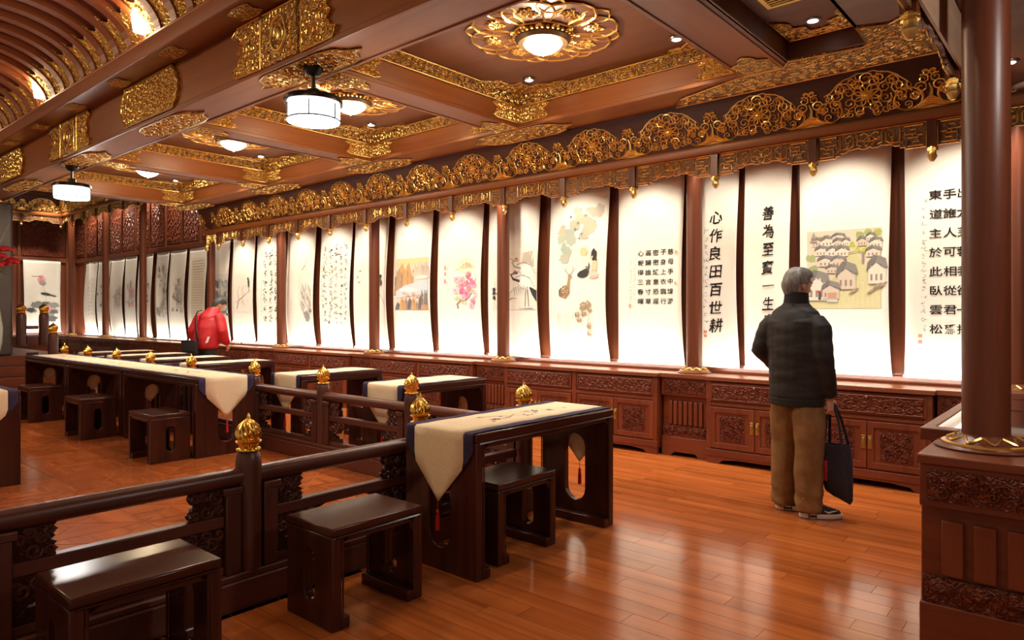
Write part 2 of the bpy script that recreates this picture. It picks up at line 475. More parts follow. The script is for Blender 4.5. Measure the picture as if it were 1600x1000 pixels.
# rosette: eight lotus petals with gold outlines round a beaded ring
def petal_pts(r0, r1, half, n=9):
    L = []
    for k in range(n + 1):
        t = k / n
        r = r0 + (r1 - r0) * t
        wd = half * (sin(pi * (.16 + .62 * t)) ** .7) * (1 - .30 * (max(0, t - .7) / .3) ** 1.5)
        L.append((r, wd))
    return [(r, -w) for r, w in L] + [(r1 + .022, 0)] + [(r, w) for r, w in reversed(L)]
rp, rg, rb = B(), B(), B()
for lay, (r0, r1, half, n0, dz) in enumerate(((.40, .60, .11, 8, .006), (.23, .58, .20, 8, .012))):
    for k in range(n0):
        a = 2 * pi * (k + .5 * lay) / n0
        P = [(x * cos(a) - y_ * sin(a), x * sin(a) + y_ * cos(a)) for x, y_ in petal_pts(r0, r1, half)]
        if lay == 1 or True:
            rp.prism(P, -dz, 0)
            outline(rg, P, XY, -dz - .002, .0095)
        if lay == 1:
            cx, cy = .42 * cos(a), .42 * sin(a)
            for j in range(7):
                b_ = 2 * pi * j / 7; rr = .045 if j else 0
                rg.tube([(px, py, -dz - .006) for px, py in spiral(cx + rr * cos(b_), cy + rr * sin(b_), .034, 1.2, b_, 1, 8)], .008, 4)
            for sg in (-1, 1):
                p0 = (.33, sg * .07); p1 = (.40, sg * .115); p2 = (.47, sg * .10)
                rg.tube([(x * cos(a) - y_ * sin(a), x * sin(a) + y_ * cos(a), -dz - .004) for x, y_ in (p0, p1, p2)], .008, 4, rads=[.003, .012, .003])
for k in range(12):
    a = 2 * pi * k / 12
    rg.tube([(px, py, -.045) for px, py in spiral(.265 * cos(a), .265 * sin(a), .03, 1.2, a, 1, 8)], .006, 4)
for k in range(34):
    a = 2 * pi * k / 34; rb.ball((.232 * cos(a), .232 * sin(a), -.045), .017, 6, 4)
# corner carving on the ceiling boards (triangular cloud of scrolls)
CC = [(0, 0), (.62, 0), (.56, .07), (.45, .06), (.36, .13), (.25, .14), (.24, .26), (.13, .30), (.13, .42), (.06, .50), (0, .56)]
def corner_cloud(parent, x, y, sx, sy, z, sc=1.0, cache={}):
    k = (sx, sy, sc)
    if k not in cache:
        P = [(a * sx * sc, b * sy * sc) for a, b in CC]
        o = B().prism(P, -.012, 0).obj('corner_carving', CARV, parent)
        g = B(); outline(g, P, XY, -.013, .006); curls(g, P, .045 * sc, XY, -.015, .006, 8, .8); g.obj('gilding', OLDGOLD, o)
        cache[k] = o; o.location = (x, y, z); return
    inst(cache[k], parent, (x, y, z))
ROS = None
for k, (x0, x1) in enumerate(COFF):
    cx, cy = (x0 + x1) / 2, (MY1 + WB0) / 2
    Lx, Ly = x1 - x0, WB0 - MY1
    frieze(Lx, (cx, WB0, 0), 0, WALLB)
    frieze(Lx, (cx, MY1, 0), pi, MAINB)
    frieze(Ly, (x0, cy, 0), pi / 2, CBO[k + 1])
    frieze(Ly, (x1, cy, 0), -pi / 2, CBO[k])
    zb = ZB + .035
    plaque(WALLB, (x0, WB0, zb), 0, False); plaque(WALLB, (x1, WB0, zb), 0, True)
    plaque(MAINB, (x1, MY1, zb), pi, False); plaque(MAINB, (x0, MY1, zb), pi, True)
    plaque(CBO[k + 1], (x0, WB0, zb), pi / 2, True); plaque(CBO[k + 1], (x0, MY1, zb), pi / 2, False)
    plaque(CBO[k], (x1, WB0, zb), -pi / 2, False); plaque(CBO[k], (x1, MY1, zb), -pi / 2, True)
    for sx, sy, px, py in ((1, -1, x0, WB0), (-1, -1, x1, WB0), (1, 1, x0, MY1), (-1, 1, x1, MY1)):
        corner_cloud(CEIL, px + .04 * sx, py + .04 * sy, sx, sy, ZC)
    if ROS is None:
        ROS = rp.obj('lotus_rosette', CEILM, CEIL, loc=(cx, cy, ZC))
        rg.obj('gilding', GOLD, ROS); rb.obj('bead_ring', GOLD, ROS)
    else: inst(ROS, CEIL, (cx, cy, ZC))
# shallow coffer at the right of the last cross beam
sc_ = B()
sc_.prism([(-1.92, MY1), (1.4, MY1), (1.4, WB0), (-1.92, WB0)], ZB, ZB + .05, XY, holes=[[(-1.92 + .06, 3.6), (-1.3, 3.6), (-1.3, 5.40), (-1.92 + .06, 5.40)]])
sc_.box(-1.92, -1.2, 3.5, WB0, 3.5, 3.53)
for a_ in ((-1.88, -1.85, 3.6, 5.4), (-1.30, -1.27, 3.6, 5.4)): sc_.box(*a_, ZB, 3.5)
for a_ in ((-1.88, -1.27, 5.38, 5.41), (-1.88, -1.27, 3.57, 3.6)): sc_.box(*a_, ZB, 3.5)
SHAL = sc_.obj('shallow_coffer', CEILM, CEIL, bevel=.004)
corner_cloud(SHAL, -1.83, 5.36, 1, -1, 3.5, .75); corner_cloud(SHAL, -1.32, 5.36, -1, -1, 3.5, .75)
pad = [(-1.92, WB0 - .0), (-1.84, WB0 - .12), (-1.3, WB0 - .06), (-1.28, WB0 - .45), (-1.1, WB0 - .38), (-1.0, WB0 - .45), (-.86, WB0 - .4), (-.78, WB0 - .5), (-.78, WB1 - .04), (-3.05, WB1 - .04), (-2.9, WB0 + .2), (-2.6, WB0 + .1), (-2.3, WB0)]
pb = B().prism(pad, ZB - .012, ZB).obj('soffit_carving', CARVF, WALLB)
g = B(); outline(g, pad, XY, ZB - .014, .006); curls(g, pad, .05, XY, ZB - .014, .005, 6, .8, 220); g.obj('gilding', OLDGOLD, pb)
# pads under beam crossings
def padpts(w, d):
    P = []
    for sx in (1, -1):
        for k in range(9):
            t = -1 + 2 * k / 8
            P.append((sx * w * (.62 + .38 * (1 - abs(t)) ** .8 + .05 * cos(9 * t)), sx * t * d / 2))
    return P
pm = padpts(.66, MY1 - MY0 - .07); pmo = None
for cx in (-2.1, -4.78, -7.22, -9.72, -12.4):
    if pmo is None:
        pmo = B().prism(pm, -.012, 0).obj('crossing_carving', CARV, MAINB, loc=(cx, (MY0 + MY1) / 2, ZB))
        g = B(); outline(g, pm, XY, -.013, .006); curls(g, pm, .055, XY, -.015, .0055, 12, .82, 220); g.obj('gilding', OLDGOLD, pmo)
    else: inst(pmo, MAINB, (cx, (MY0 + MY1) / 2, ZB))
pw = padpts(.64, WB1 - WB0 - .06); pwo = None
for cx in (-4.78, -7.21, -9.73, -12.5):
    if pwo is None:
        pwo = B().prism(pw, -.012, 0).obj('crossing_carving', CARVF, WALLB, loc=(cx, (WB0 + WB1) / 2, ZB))
        g = B(); outline(g, pw, XY, -.013, .006); curls(g, pw, .05, XY, -.015, .005, 13, .82, 200); g.obj('gilding', OLDGOLD, pwo)
    else: inst(pwo, WALLB, (cx, (WB0 + WB1) / 2, ZB))
# short pads at the ends of the cross beams
pe = [(-.15, 0), (.15, 0), (.15, .25), (.07, .29), (.05, .36), (0, .40), (-.05, .36), (-.07, .29), (-.15, .25)]
po = None
for k, (x0, x1) in enumerate(CROSS):
    for yy, sg in ((MY1 + .01, 1), (WB0 - .01, -1)):
        P = [(a, b * sg) for a, b in pe]
        o = B().prism(P, -.010, 0).obj('end_carving', CARVF, CBO[k], loc=((x0 + x1) / 2, yy, ZB))
        g = B(); outline(g, P, XY, -.011, .005); curls(g, P, .045, XY, -.012, .0045, 3 + k, .82); g.obj('gilding', OLDGOLD, o)
# plaques on the vault side of the main beam
def front_plaque(cx, kind):
    zc = 3.575
    if kind == 'oval':
        P = bulge(1.36, .40)
        o = B().prism(P, -.028, 0, XZ).obj('long_plaque', CARVB, MAINB, loc=(cx, MY0, zc))
        g = B(); outline(g, P, XZ, -.03, .009); curls(g, P, .05, XZ, -.031, .0055, 21, .8, 260); g.obj('gilding', GOLD, o)
    else:
        sq = [(-.26, -.21), (.26, -.21), (.26, .21), (-.26, .21)]
        o = B().prism(sq, -.035, 0, XZ).obj('square_plaque', CARV, MAINB, bevel=.012, loc=(cx, MY0, zc))
        g = B(); outline(g, [(a * .95, b * .94) for a, b in sq], XZ, -.037, .007)
        ov = [(.105 * cos(t * .35), .135 * sin(t * .35)) for t in range(18)]
        outline(g, ov, XZ, -.038, .012, 6); outline(g, [(a * .6, b * .6) for a, b in ov], XZ, -.038, .006)
        g.ball((0, -.038, 0), .035, 8, 5, 1, .3, 1.5)
        ring = [(-.25, -.2), (.25, -.2), (.25, .2), (-.25, .2)]
        rr = random.Random(4)
        for _ in range(260):
            x, z = rr.uniform(-.24, .24), rr.uniform(-.19, .19)
            if (x / .135) ** 2 + (z / .165) ** 2 < 1: continue
            g.tube([(a, -.037, b) for a, b in spiral(x, z, rr.uniform(.02, .03), 1.2, rr.uniform(0, 6), 1, 7)], .004, 4) if _ % 3 == 0 else None
        g.obj('gilding', GOLD, o)
        for sg in (-1, 1):
            P = [(sg * a, b) for a, b in ((.29, -.21), (.68, -.20), (.74, -.13), (.65, -.11), (.61, -.05), (.66, .0), (.60, .05), (.64, .11), (.74, .15), (.66, .21), (.29, .21))]
            w_ = B().prism(P, -.022, 0, XZ).obj('wing_plaque', CARVB, MAINB, loc=(cx, MY0, zc))
            g = B(); outline(g, P, XZ, -.024, .008); curls(g, P, .05, XZ, -.025, .0055, 22 + sg, .8); g.ball((sg * .5, -.024, .01), .03, 8, 5, 1, .4, 1.4)
            g.obj('gilding', GOLD, w_)
for cx, kd in ((-2.35, 'oval'), (-4.83, 'tri'), (-7.28, 'oval'), (-9.64, 'tri'), (-12.2, 'oval')): front_plaque(cx, kd)
# ---- ledge and vault
ZL = 3.79; YL = 2.62
tl = B(); tl.prism([(YL, ZL), (MY0 + .02, ZL), (MY0 + .02, ZL + .12), (YL - .05, ZL + .12), (YL - .06, ZL + .095), (YL - .03, ZL + .06)], -16, 3, YZ)
LEDGE = tag(tl.obj('trim_8', BEAMX, bevel=.006), 'moulded ledge below the red ribbed vault', kind='structure')
sp = None
for k in range(12):
    P = [(a, b) for a, b in ((-.16, -.06), (-.06, -.085), (.06, -.085), (.16, -.06), (.13, 0), (.16, .06), (.06, .085), (-.06, .085), (-.16, .06), (-.13, 0))]
    x = -3.85 - k * 1.28 + 1.28
    if sp is None:
        sp = B().prism(P, -.012, 0).obj('soffit_plaque', CARVF, LEDGE, loc=(x, 2.74, ZL)); g = B(); outline(g, P, XY, -.012, .004); curls(g, P, .035, XY, -.013, .004, 2); g.obj('gilding', OLDGOLD, sp)
    else: inst(sp, LEDGE, (x, 2.74, ZL))
def vp(t, off=0):                # vault section, t 0..1 from the spring to the crown
    a = t * pi / 2
    return (1.80 + (.80 + off) * cos(a), ZL + .10 + (.45 + off) * sin(a))
prof = [vp(k / 12, .06) for k in range(13)] + [(-2.6, ZL + .61)]
prof2 = [(a, b + .05) for a, b in prof]
va = B().prism(prof + prof2[::-1], -16, 3, YZ)
VA = tag(va.obj('trim_9', VAULTRED), 'red coved vault of the main hall', kind='structure')
rib = B()
for k in range(12):
    (a0, b0), (a1, b1) = vp(k / 12, .065), vp((k + 1) / 12, .065)
    (c0, d0), (c1, d1) = vp(k / 12, -.01), vp((k + 1) / 12, -.01)
    rib.add([(-.055, a0, b0), (.055, a0, b0), (.055, c0, d0), (-.055, c0, d0), (-.055, a1, b1), (.055, a1, b1), (.055, c1, d1), (-.055, c1, d1)],
            [(0, 1, 5, 4), (1, 2, 6, 5), (2, 3, 7, 6), (3, 0, 4, 7)] + ([(0, 1, 2, 3)] if k == 0 else []))
e0, e1 = vp(1, .065), vp(1, -.01)
rib.add([(-.055, -2.6, e0[1]), (.055, -2.6, e0[1]), (.055, -2.6, e1[1]), (-.055, -2.6, e1[1]), (-.055, e0[0], e0[1]), (.055, e0[0], e0[1]), (.055, e0[0], e1[1]), (-.055, e0[0], e1[1])], [(0, 1, 5, 4), (1, 2, 6, 5), (2, 3, 7, 6), (3, 0, 4, 7)])
ribo = rib.obj('rib', VAULT, VA, loc=(-3.2, 0, 0))
# gilded spandrel leaves between the ribs, lying on the cove
gl = B(); NL = 10
gp = B()
for k in range(NL):
    t0, t1 = .01 + k * .05, .01 + (k + 1) * .05
    w0 = .102; f0 = .012
    (a0, b0), (a1, b1) = vp(t0, f0), vp(t1, f0)
    if k < NL - 2: gl.add([(-w0, a0, b0), (w0, a0, b0), (w0, a1, b1), (-w0, a1, b1)], [(0, 1, 2, 3)])
    else:
        e = .085 - .035 * (k - NL + 2)
        gl.add([(-w0, a0, b0), (-w0 + e, a0, b0), (-w0 + .012, a1, b1), (-w0, a1, b1)], [(0, 1, 2, 3)])
        gl.add([(w0 - e, a0, b0), (w0, a0, b0), (w0, a1, b1), (w0 - .012, a1, b1)], [(0, 1, 2, 3)])
rr = random.Random(2)
for _ in range(40):
    u, t = rr.uniform(-.085, .085), rr.uniform(.02, .38)
    gp.tube([(u + a, *vp(t + b * .7, f0 - .005)) for a, b in spiral(0, 0, .03, 1.2, rr.uniform(0, 6), 1, 7)], .004, 4)
leaf = gl.obj('vault_leaf', CARVB, VA, loc=(-3.2 + .158, 0, 0)); gp.obj('gilding', GOLD, leaf)
for k in range(-5, 33):
    if k == 0: continue
    inst(ribo, VA, (-3.2 - .316 * k, 0, 0)); inst(leaf, VA, (-3.2 - .316 * k + .158, 0, 0))
# flood lamps standing on the ledge
fl0 = None
for k, fx in enumerate((-3.6, -6.63, -9.55, -12.5)):
    t = thing('flood_lamp', (fx, 2.60, ZL + .12), 0, None, 'lamp', 'flood lamps along the vault ledge')
    t['label'] = 'small lit flood lamp on the vault ledge above the ' + ('bare beam', 'large oval plaque', 'far square plaque', 'pillar end of the beam')[k]
    B().box(-.03, .03, -.02, .02, 0, .05).obj('bracket', BRASS, t)
    hd = B().prism([(-.10, .05), (.02, .05), (-.03, .27), (-.13, .25)], -.045, .045, YZ).obj('lamp_head', LFLOOD, t, bevel=.006)
    light('POINT', 'flood_light', (0, -.16, .18), P_FLOOD, (1, .72, .42), .06, t)
# ================================================================== GILDED CORNICES
PITCH = .865
LEAN = .34
def CM(a, b, c): return (a, -.03 - LEAN * b - c, 2.975 + b)      # on the leaning crest board
md = B()
for k in range(8):
    a = 2 * pi * k / 8
    cx, cz = .055 * cos(a), .165 + .055 * sin(a)
    md.tube([CM(cx + .034 * cos(t * .7), cz + .034 * sin(t * .7), .012) for t in range(9)], .0055, 4, closed=True)
    a += pi / 8
    cx, cz = .115 * cos(a), .165 + .10 * sin(a)
    md.tube([CM(x, z, .010) for x, z in spiral(cx, cz, .042, 1.4, a + 1, (-1) ** k, 11)], .0055, 4)
md.ball(CM(0, .165, .012), .02, 8, 5)
for k in range(9):                                                # outer lobes
    a = pi * (-.05 + 1.1 * k / 8)
    cx, cz = .19 * cos(a), .16 + .125 * sin(a)
    md.tube([CM(x, z, .008) for x, z in spiral(cx, cz, .046, 1.5, a - 1.6, (-1) ** k, 12)], .006, 4)
md.tube([CM(.245 * cos(pi * t / 16) * (1 + .05 * cos(pi * t)), .14 + .185 * sin(pi * t / 16) + .012 * abs(sin(pi * t / 2)), .006) for t in range(17)], .0065, 4)
for sg in (-1, 1):                                                # two big rings at the foot
    c = (sg * .235, .085)
    md.tube([CM(c[0] + .08 * cos(t * .393), c[1] + .08 * sin(t * .393), .008) for t in range(16)], .0075, 4, closed=True)
    for j in range(3):
        a = 2 * pi * j / 3 + .4
        md.tube([CM(x, z, .012) for x, z in spiral(c[0] + .035 * cos(a), c[1] + .035 * sin(a), .03, 1.3, a, sg, 9)], .0055, 4)
    for j in range(3):
        md.tube([CM(x, z, .008) for x, z in spiral(sg * (.05 + .055 * j), .035 + .01 * j, .03, 1.3, j, -sg, 9)], .0055, 4)
md.v = [(x * 1.22, y, z) for x, y, z in md.v]
for sg in (-1, 1):
    for x, z, r_ in ((.10, .285, .04), (.20, .24, .045), (.28, .185, .045), (.335, .10, .03), (.17, .06, .04), (.06, .05, .035)):
        md.tube([CM(a, b, .006) for a, b in spiral(sg * x, z, r_, 1.5, x * 9, sg, 11)], .0055, 4)
MEDALLION = md.mesh('crest_medallion'); MEDALLION.materials.append(GOLD)
tr = B()
tr.tube([CM(0, .07, .01), CM(.01, .12, .012), CM(-.005, .17, .01)], .012, 5, rads=[.016, .010, .006])
for sg in (-1, 1):
    for (x, z, r_, ph) in ((.05, .15, .042, 0), (.035, .205, .036, 1), (.08, .115, .03, 2), (.02, .245, .024, .5)):
        tr.tube([CM(a, b, .010) for a, b in spiral(sg * x, z, r_, 1.4, ph if sg > 0 else pi - ph, sg, 11)], .0065, 4)
for k in range(5):                                                # chevron waves
    h_ = .085 - k * .016; w_ = .15 - .004 * k
    tr.tube([CM(-w_, .004 + .0, .006), CM(-w_ * .5, h_ * .35, .008), CM(0, h_, .010), CM(w_ * .5, h_ * .35, .008), CM(w_, .004, .006)], .0065, 4)
tr.prism([(-.16, .0), (.16, .0), (.07, .03), (0, .075), (-.07, .03)], 0, .006, CM)
tr.v = [(x * 1.15, y, z) for x, y, z in tr.v]
TREE = tr.mesh('crest_tree'); TREE.materials.append(GOLD)
# fret panel: stepped lower edge, key pattern
FW = PITCH - .085
def fz(u): return u * .19 / 9 + 2.69
def fx(u): return -FW / 2 + u * FW / 40
def fret_geo(W):
    s = W / FW
    X = lambda u: fx(u) * s
    base = [(0, 9), (0, 0), (7, 0), (7, .7), (9, .7), (9, 1.6), (11, 1.6), (12, 2.4), (16, 2.8), (17, 2.2), (19, 2.2), (20, 3)]
    P = base + [(40 - a, b) for a, b in reversed(base[:-1])]
    P = [(X(a), fz(b)) for a, b in P]
    b = B().prism(P, -.012, .012, XZ)
    g = B(); outline(g, P, XZ, -.013, .004)
    L = [[(1, 8.2), (7.5, 8.2), (7.5, 5.2), (3.5, 5.2), (3.5, 6.8), (5.5, 6.8)], [(1, .9), (6.3, .9), (6.3, 3.9), (2.5, 3.9), (2.5, 2.4), (4.6, 2.4)],
         [(9, 8.2), (9, 3), (12.5, 3), (14, 4.2), (14, 7), (12.8, 8), (11.2, 7.2), (11.2, 5.2), (12.6, 5.2)], [(15.5, 8), (15.5, 4), (17, 3.4)],
         [(16.5, 7.6), (18, 8.2), (20, 6.9)], [(17.2, 5.2), (20, 7), (20, 4.8), (17.2, 5.2)], [(1.2, 4.6), (3, 4.6)]]
    for l in L:
        for mir in (0, 1):
            g.tube([(X(40 - a if mir else a), -.015, fz(b_)) for a, b_ in l], .0054, 4)
    for u, w_ in ((8.2, 6.8), (8.2, 2.4), (15, 8.4), (13, 6), (4.6, 4.55), (18.2, 4.2)):
        for mir in (0, 1): g.ball((X(40 - u if mir else u), -.016, fz(w_)), .0075, 6, 4)
    g.ball((0, -.016, fz(5.7)), .013, 6, 4)
    for u, w_, r_ in ((11.6, 3.9, .016), (16.4, 5.6, .015), (18.8, 3.4, .014)):
        for mir in (0, 1): g.tube([(a, -.016, c) for a, c in spiral(X(40 - u if mir else u), fz(w_), r_, 1.4, 1, 1 if mir else -1, 9)], .0035, 4)
    return b, g
FRETS = {}
def fret(W):
    k = round(W, 3)
    if k not in FRETS:
        b, g = fret_geo(W); m1 = b.mesh('fret_panel'); m1.materials.append(FRETM); m2 = g.mesh('gilding'); m2.materials.append(GOLD)
        FRETS[k] = (m1, m2)
    return FRETS[k]
FRETM = carved('fret_ground', (.26, .13, .06), (.10, .035, .02), 40, metal=.4, rough=.4, bump=.5)
pp = B().box(-.032, .032, -.035, .03, 2.675, 2.90); PPOST = pp.mesh('pendant_post'); PPOST.materials.append(RW[2])
pc = B().lathe([(.001, 2.57), (.012, 2.572), (.03, 2.60), (.034, 2.612), (.026, 2.63), (.028, 2.655), (.036, 2.66), (.036, 2.675), (.03, 2.68)], 8)
PTIP = pc.mesh('pendant_tip'); PTIP.materials.append(OLDGOLD)
pr = B().lathe([(.030, 2.650), (.039, 2.652), (.039, 2.664), (.030, 2.666)], 8).lathe([(.030, 2.669), (.039, 2.671), (.039, 2.681), (.030, 2.683)], 8)
PRING = pr.mesh('gold_collar'); PRING.materials.append(BRIGHTGOLD)
def mobj(me, parent, loc=(0, 0, 0)):
    o = bpy.data.objects.new(me.name.split('.')[0], me); link(o, parent); o.location = loc; return o
CRESTM = wood('crest_board_wood', (.05, .014, .008), (.085, .024, .012), .5, 0, 7, .06, .04, spec=.25)
def cornice(name, label, loc, rz, xs, x_end0, x_end1, crest=True, board_top=3.36):
    "xs: pendant positions along local x, descending; the cornice faces local -y"
    t = thing(name, loc, rz, label, None, None, 'structure')
    bd = B().prism([(-.03, 2.965), (-.03 - LEAN * (board_top - 2.965), board_top), (.02 - LEAN * (board_top - 2.965), board_top), (.02, 2.965)], x_end0, x_end1, YZ)
    bd.obj('crest_board', CRESTM, t)
    B().prism([(-.055, 2.885), (-.065, 2.905), (-.065, 2.945), (-.05, 2.965), (.03, 2.965), (.03, 2.88), (-.04, 2.88)], x_end0, x_end1, YZ).obj('rail', BEAMX, t, bevel=.003)
    for x in xs:
        p = mobj(PPOST, t, (x, 0, 0)); tip = mobj(PTIP, p); mobj(PRING, tip)
        if crest: mobj(TREE, t, (x, 0, 0))
    for a, b in zip(xs[:-1], xs[1:]):
        m1, m2 = fret(abs(a - b) - .075); f = mobj(m1, t, ((a + b) / 2, 0, 0)); mobj(m2, f)
        if crest and abs(a - b) > .7: mobj(MEDALLION, t, ((a + b) / 2, 0, 0))
    return t
xs = [-.14 - k * PITCH for k in range(15)]
cornice('trim_10', 'gilded openwork cornice with hanging pendants above the scrolls', (0, 6.05, 0), 0, xs + [-12.72], -12.76, 1.0)
T11 = cornice('trim_11', 'gilded cornice seen from behind above the display case', (-.63, 0, 0), -pi / 2, [k - 6.0 for k in (0, .8, 1.62, 2.70, 3.8)][::-1], -5.95, -1.0, board_top=3.30)
B().box(-5.95, -1.0, .032, .045, 2.72, 3.0).obj('lit_back_panel', wood('lit_back_tone', (.42, .27, .17), (.52, .35, .23), .5, 0, 5, .1, .03), T11)  # added panel; its cream tone stands in for downlight on the cornice back
cornice('trim_12', 'high gilded cornice along the alcove wall', (0, 6.25, 1.14), 0, [-12.9 - k * PITCH for k in range(11)], -21.5, -12.7)
cornice('trim_13', 'high gilded cornice across the alcove end wall', (-21.45, 0, 1.14), pi / 2, [6.2 - k * .9 for k in range(8)], -.2, 6.3)

# ================================================================== COUNTERS, CABINETS, COLUMNS
CT = .82
CABY = 6.22
PEDX = [-3.16 - 2.575 * k for k in range(5)]
WGOOD = ['first', 'second', 'third', 'fourth', 'fifth']
# cabinet unit
def make_cabinet(w, label, loc):
    t = thing('sideboard_cabinet', loc, 0, label, 'cabinet', 'carved cabinets under the scrolls')
    d = WY - CABY - .01
    b = B(); b.box(-w / 2, w / 2, 0, d, .06, CT - .045)
    b.box(-w / 2 - .004, w / 2 + .004, -.014, .03, .07, .135)
    b.box(-w / 2, w / 2, -.010, .01, .545, .575)
    for x in (-w / 2, w / 2 - .05, -.025): b.box(x, x + .05, -.012, .01, .06, CT - .045)
    b.obj('body', CB_[0], t, bevel=.005)
    k = [(-w / 2, 0), (-w / 2 + .12, 0), (-w / 2 + .16, .035), (-w / 2 + .3, .05), (w / 2 - .3, .05), (w / 2 - .16, .035), (w / 2 - .12, 0), (w / 2, 0), (w / 2, .075), (-w / 2, .075)]
    B().prism(k, -.008, .03, XZ).obj('skirting', CB_[0], t, bevel=.003)
    dw = w / 2 - .075
    for sg in (-1, 1):
        cx = sg * (w / 4)
        dr = B().box(-dw / 2, dw / 2, -.016, 0, .59, .76).obj('drawer', CB_[0], t, bevel=.004, loc=(cx, 0, 0))
        P = [(-dw / 2 + .025, .608), (dw / 2 - .025, .608), (dw / 2 - .025, .742), (-dw / 2 + .025, .742)]
        pn = B().prism(P, -.020, -.015, XZ).obj('carved_front', CARVW, dr)
        g = B(); outline(g, P, XZ, -.019, .006); curls(g, P, .034, XZ, -.021, .006, 31, .85, 90); g.obj('relief', CB_[0], dr)
        B().ball((0, -.026, .735), .012, 8, 5, 1, .6, 1).obj('knob', BRASS, dr)
        for s2 in (-1, 1):
            ddw = dw / 2 - .006
            do = B().prism([(-ddw / 2, .15), (ddw / 2, .15), (ddw / 2, .535), (-ddw / 2, .535)], -.018, 0, XZ,
                holes=[[(-ddw / 2 + .05, .20), (ddw / 2 - .05, .20), (ddw / 2 - .05, .485), (-ddw / 2 + .05, .485)]]).obj('door', CB_[2], t, bevel=.004, loc=(cx + s2 * dw / 4, 0, 0))
            P2 = [(-ddw / 2 + .05, .20), (ddw / 2 - .05, .20), (ddw / 2 - .05, .485), (-ddw / 2 + .05, .485)]
            B().prism(P2, -.008, 0, XZ).obj('door_panel', CB_[2], do)
            P3 = [(a * .72, .3425 + (z - .3425) * .82) for a, z in P2]
            g = B().prism(P3, -.013, -.006, XZ); curls(g, P3, .032, XZ, -.014, .006, 37, .85, 40); g.obj('relief', CARVW, do)
            ex = -s2 * (ddw / 2 - .022)
            hp = B().box(ex - .016, ex + .016, -.024, -.017, .31, .42); hp.ball((ex, -.026, .395), .009, 6, 4); hp.tube([(ex, -.028, .385), (ex, -.034, .345)], .004, 5)
            hp.obj('brass_plate', BRASS, do, bevel=.002)
    return t
cab = make_cabinet(2.04, 'carved rosewood cabinet under the deer scroll and the six by five poem scroll', (PEDX[0] - 1.2875, CABY, 0))
for k, lb in enumerate(('carved rosewood cabinet under the mountain and pink blossom scrolls', 'carved rosewood cabinet under the reeds and cursive writing scrolls', 'carved rosewood cabinet under the perched bird and black writing scrolls')):
    copy_tree(cab, None, (PEDX[k + 1] - 1.2875, CABY, 0), 0, lb)
make_cabinet(1.87, 'carved rosewood cabinet in front of the standing man', (-1.965, CABY, 0))
# plain dado cabinets of the alcove
for k, (xc, lb) in enumerate(((-14.75, 'carved cabinet at the opening of the alcove beside the man in red'), (-16.80, 'carved cabinet in the middle of the alcove wall'), (-18.85, 'carved cabinet near the inner end of the alcove wall'), (-20.90, 'carved cabinet in the inner corner of the alcove'))):
    copy_tree(cab, None, (xc, CABY, 0), 0, lb)
# pedestals between the cabinets
def make_pedestal(w, label, loc, rz=0, d=.5, group='column pedestals between the cabinets'):
    t = thing('column_pedestal', loc, rz, label, 'pedestal', group)
    b = B(); b.box(-w / 2, w / 2, .03, d, .06, .60)
    b.box(-w / 2, w / 2, -.01, d, .60, CT - .04)
    b.prism([(-w / 2, 0), (-w / 2 + .1, 0), (-w / 2 + .14, .04), (w / 2 - .14, .04), (w / 2 - .1, 0), (w / 2, 0), (w / 2, .19), (-w / 2, .19)], -.01, d, XZ)
    b.obj('body', CB_[0], t, bevel=.005)
    P = [(-w / 2 + .03, .63), (w / 2 - .03, .63), (w / 2 - .03, CT - .06), (-w / 2 + .03, CT - .06)]
    g = B().prism(P, -.018, -.01, XZ); curls(g, P, .035, XZ, -.019, .006, 41, .85, 60); g.obj('carved_frieze', CARVW, t)
    n = 7; f = B()
    for k in range(n): f.box(-w / 2 + .06 + (w - .12) * (k + .15) / n, -.06 + w / 2 - (w - .12) * (n - k - .85) / n, .008, .04, .31, .545)
    f.obj('fluting', CB_[2], t, bevel=.006)
    le = B(); m = 7
    for k in range(m):
        x = -w / 2 + .02 + (w - .04) * (k + .5) / m; hw = (w - .04) / m / 2 * .95
        le.loft([[(x + hw * cos(a) * s_, .01 - o_, .20 + z_ ) for a in [2 * pi * i / 8 for i in range(8)] for s_, o_, z_ in ((1, .02 * sin(a) , .05 + .05 * sin(a)),)] , [(x, -.02, .25)] * 8], False)
    le.box(-w / 2 + .01, w / 2 - .01, .005, .05, .19, .30)
    le.obj('lotus_band', CARVW, t)
    return t
ped = make_pedestal(.50, 'carved pedestal under the column between the poem scroll and the running script scrolls', (PEDX[0], CABY + .06, 0))
for k, lb in enumerate(('carved pedestal under the column in front of the crane scroll', 'carved pedestal under the column in front of the two birds scroll', 'carved pedestal under the column between reeds and black writing scrolls', 'carved pedestal under the column beside the man in red')):
    copy_tree(ped, None, (PEDX[k + 1], CABY + .06, 0), 0, lb)
copy_tree(ped, None, (-.76, CABY + .06, 0), 0, 'carved pedestal in the corner beside the glass display case')
# continuous worktop with setbacks at the pedestals
P = [(.6, WY)]
edges = [.6]
pts = []
def seg(x0, x1, y): pts.extend([(x0, y), (x1, y)])
seg(.6, -1.01, CABY + .03)
seg(-1.01, PEDX[0] + .255, CABY - .03)
for k in range(4):
    seg(PEDX[k] + .255, PEDX[k] - .255, CABY + .03); seg(PEDX[k] - .255, PEDX[k + 1] + .255, CABY - .03)
seg(PEDX[4] + .255, PEDX[4] - .255, CABY + .03); seg(PEDX[4] - .255, -21.9, CABY - .03)
wt = B().prism([(.6, WY - .03)] + pts + [(-21.9, WY - .03)], CT - .04, CT)
tag(wt.obj('counter_top', wood('worktop_wood', (.16, .045, .02), (.27, .085, .04), .28, 0, 7, .06, .05), bevel=.006), 'long polished rosewood counter top below the scrolls', 'counter')

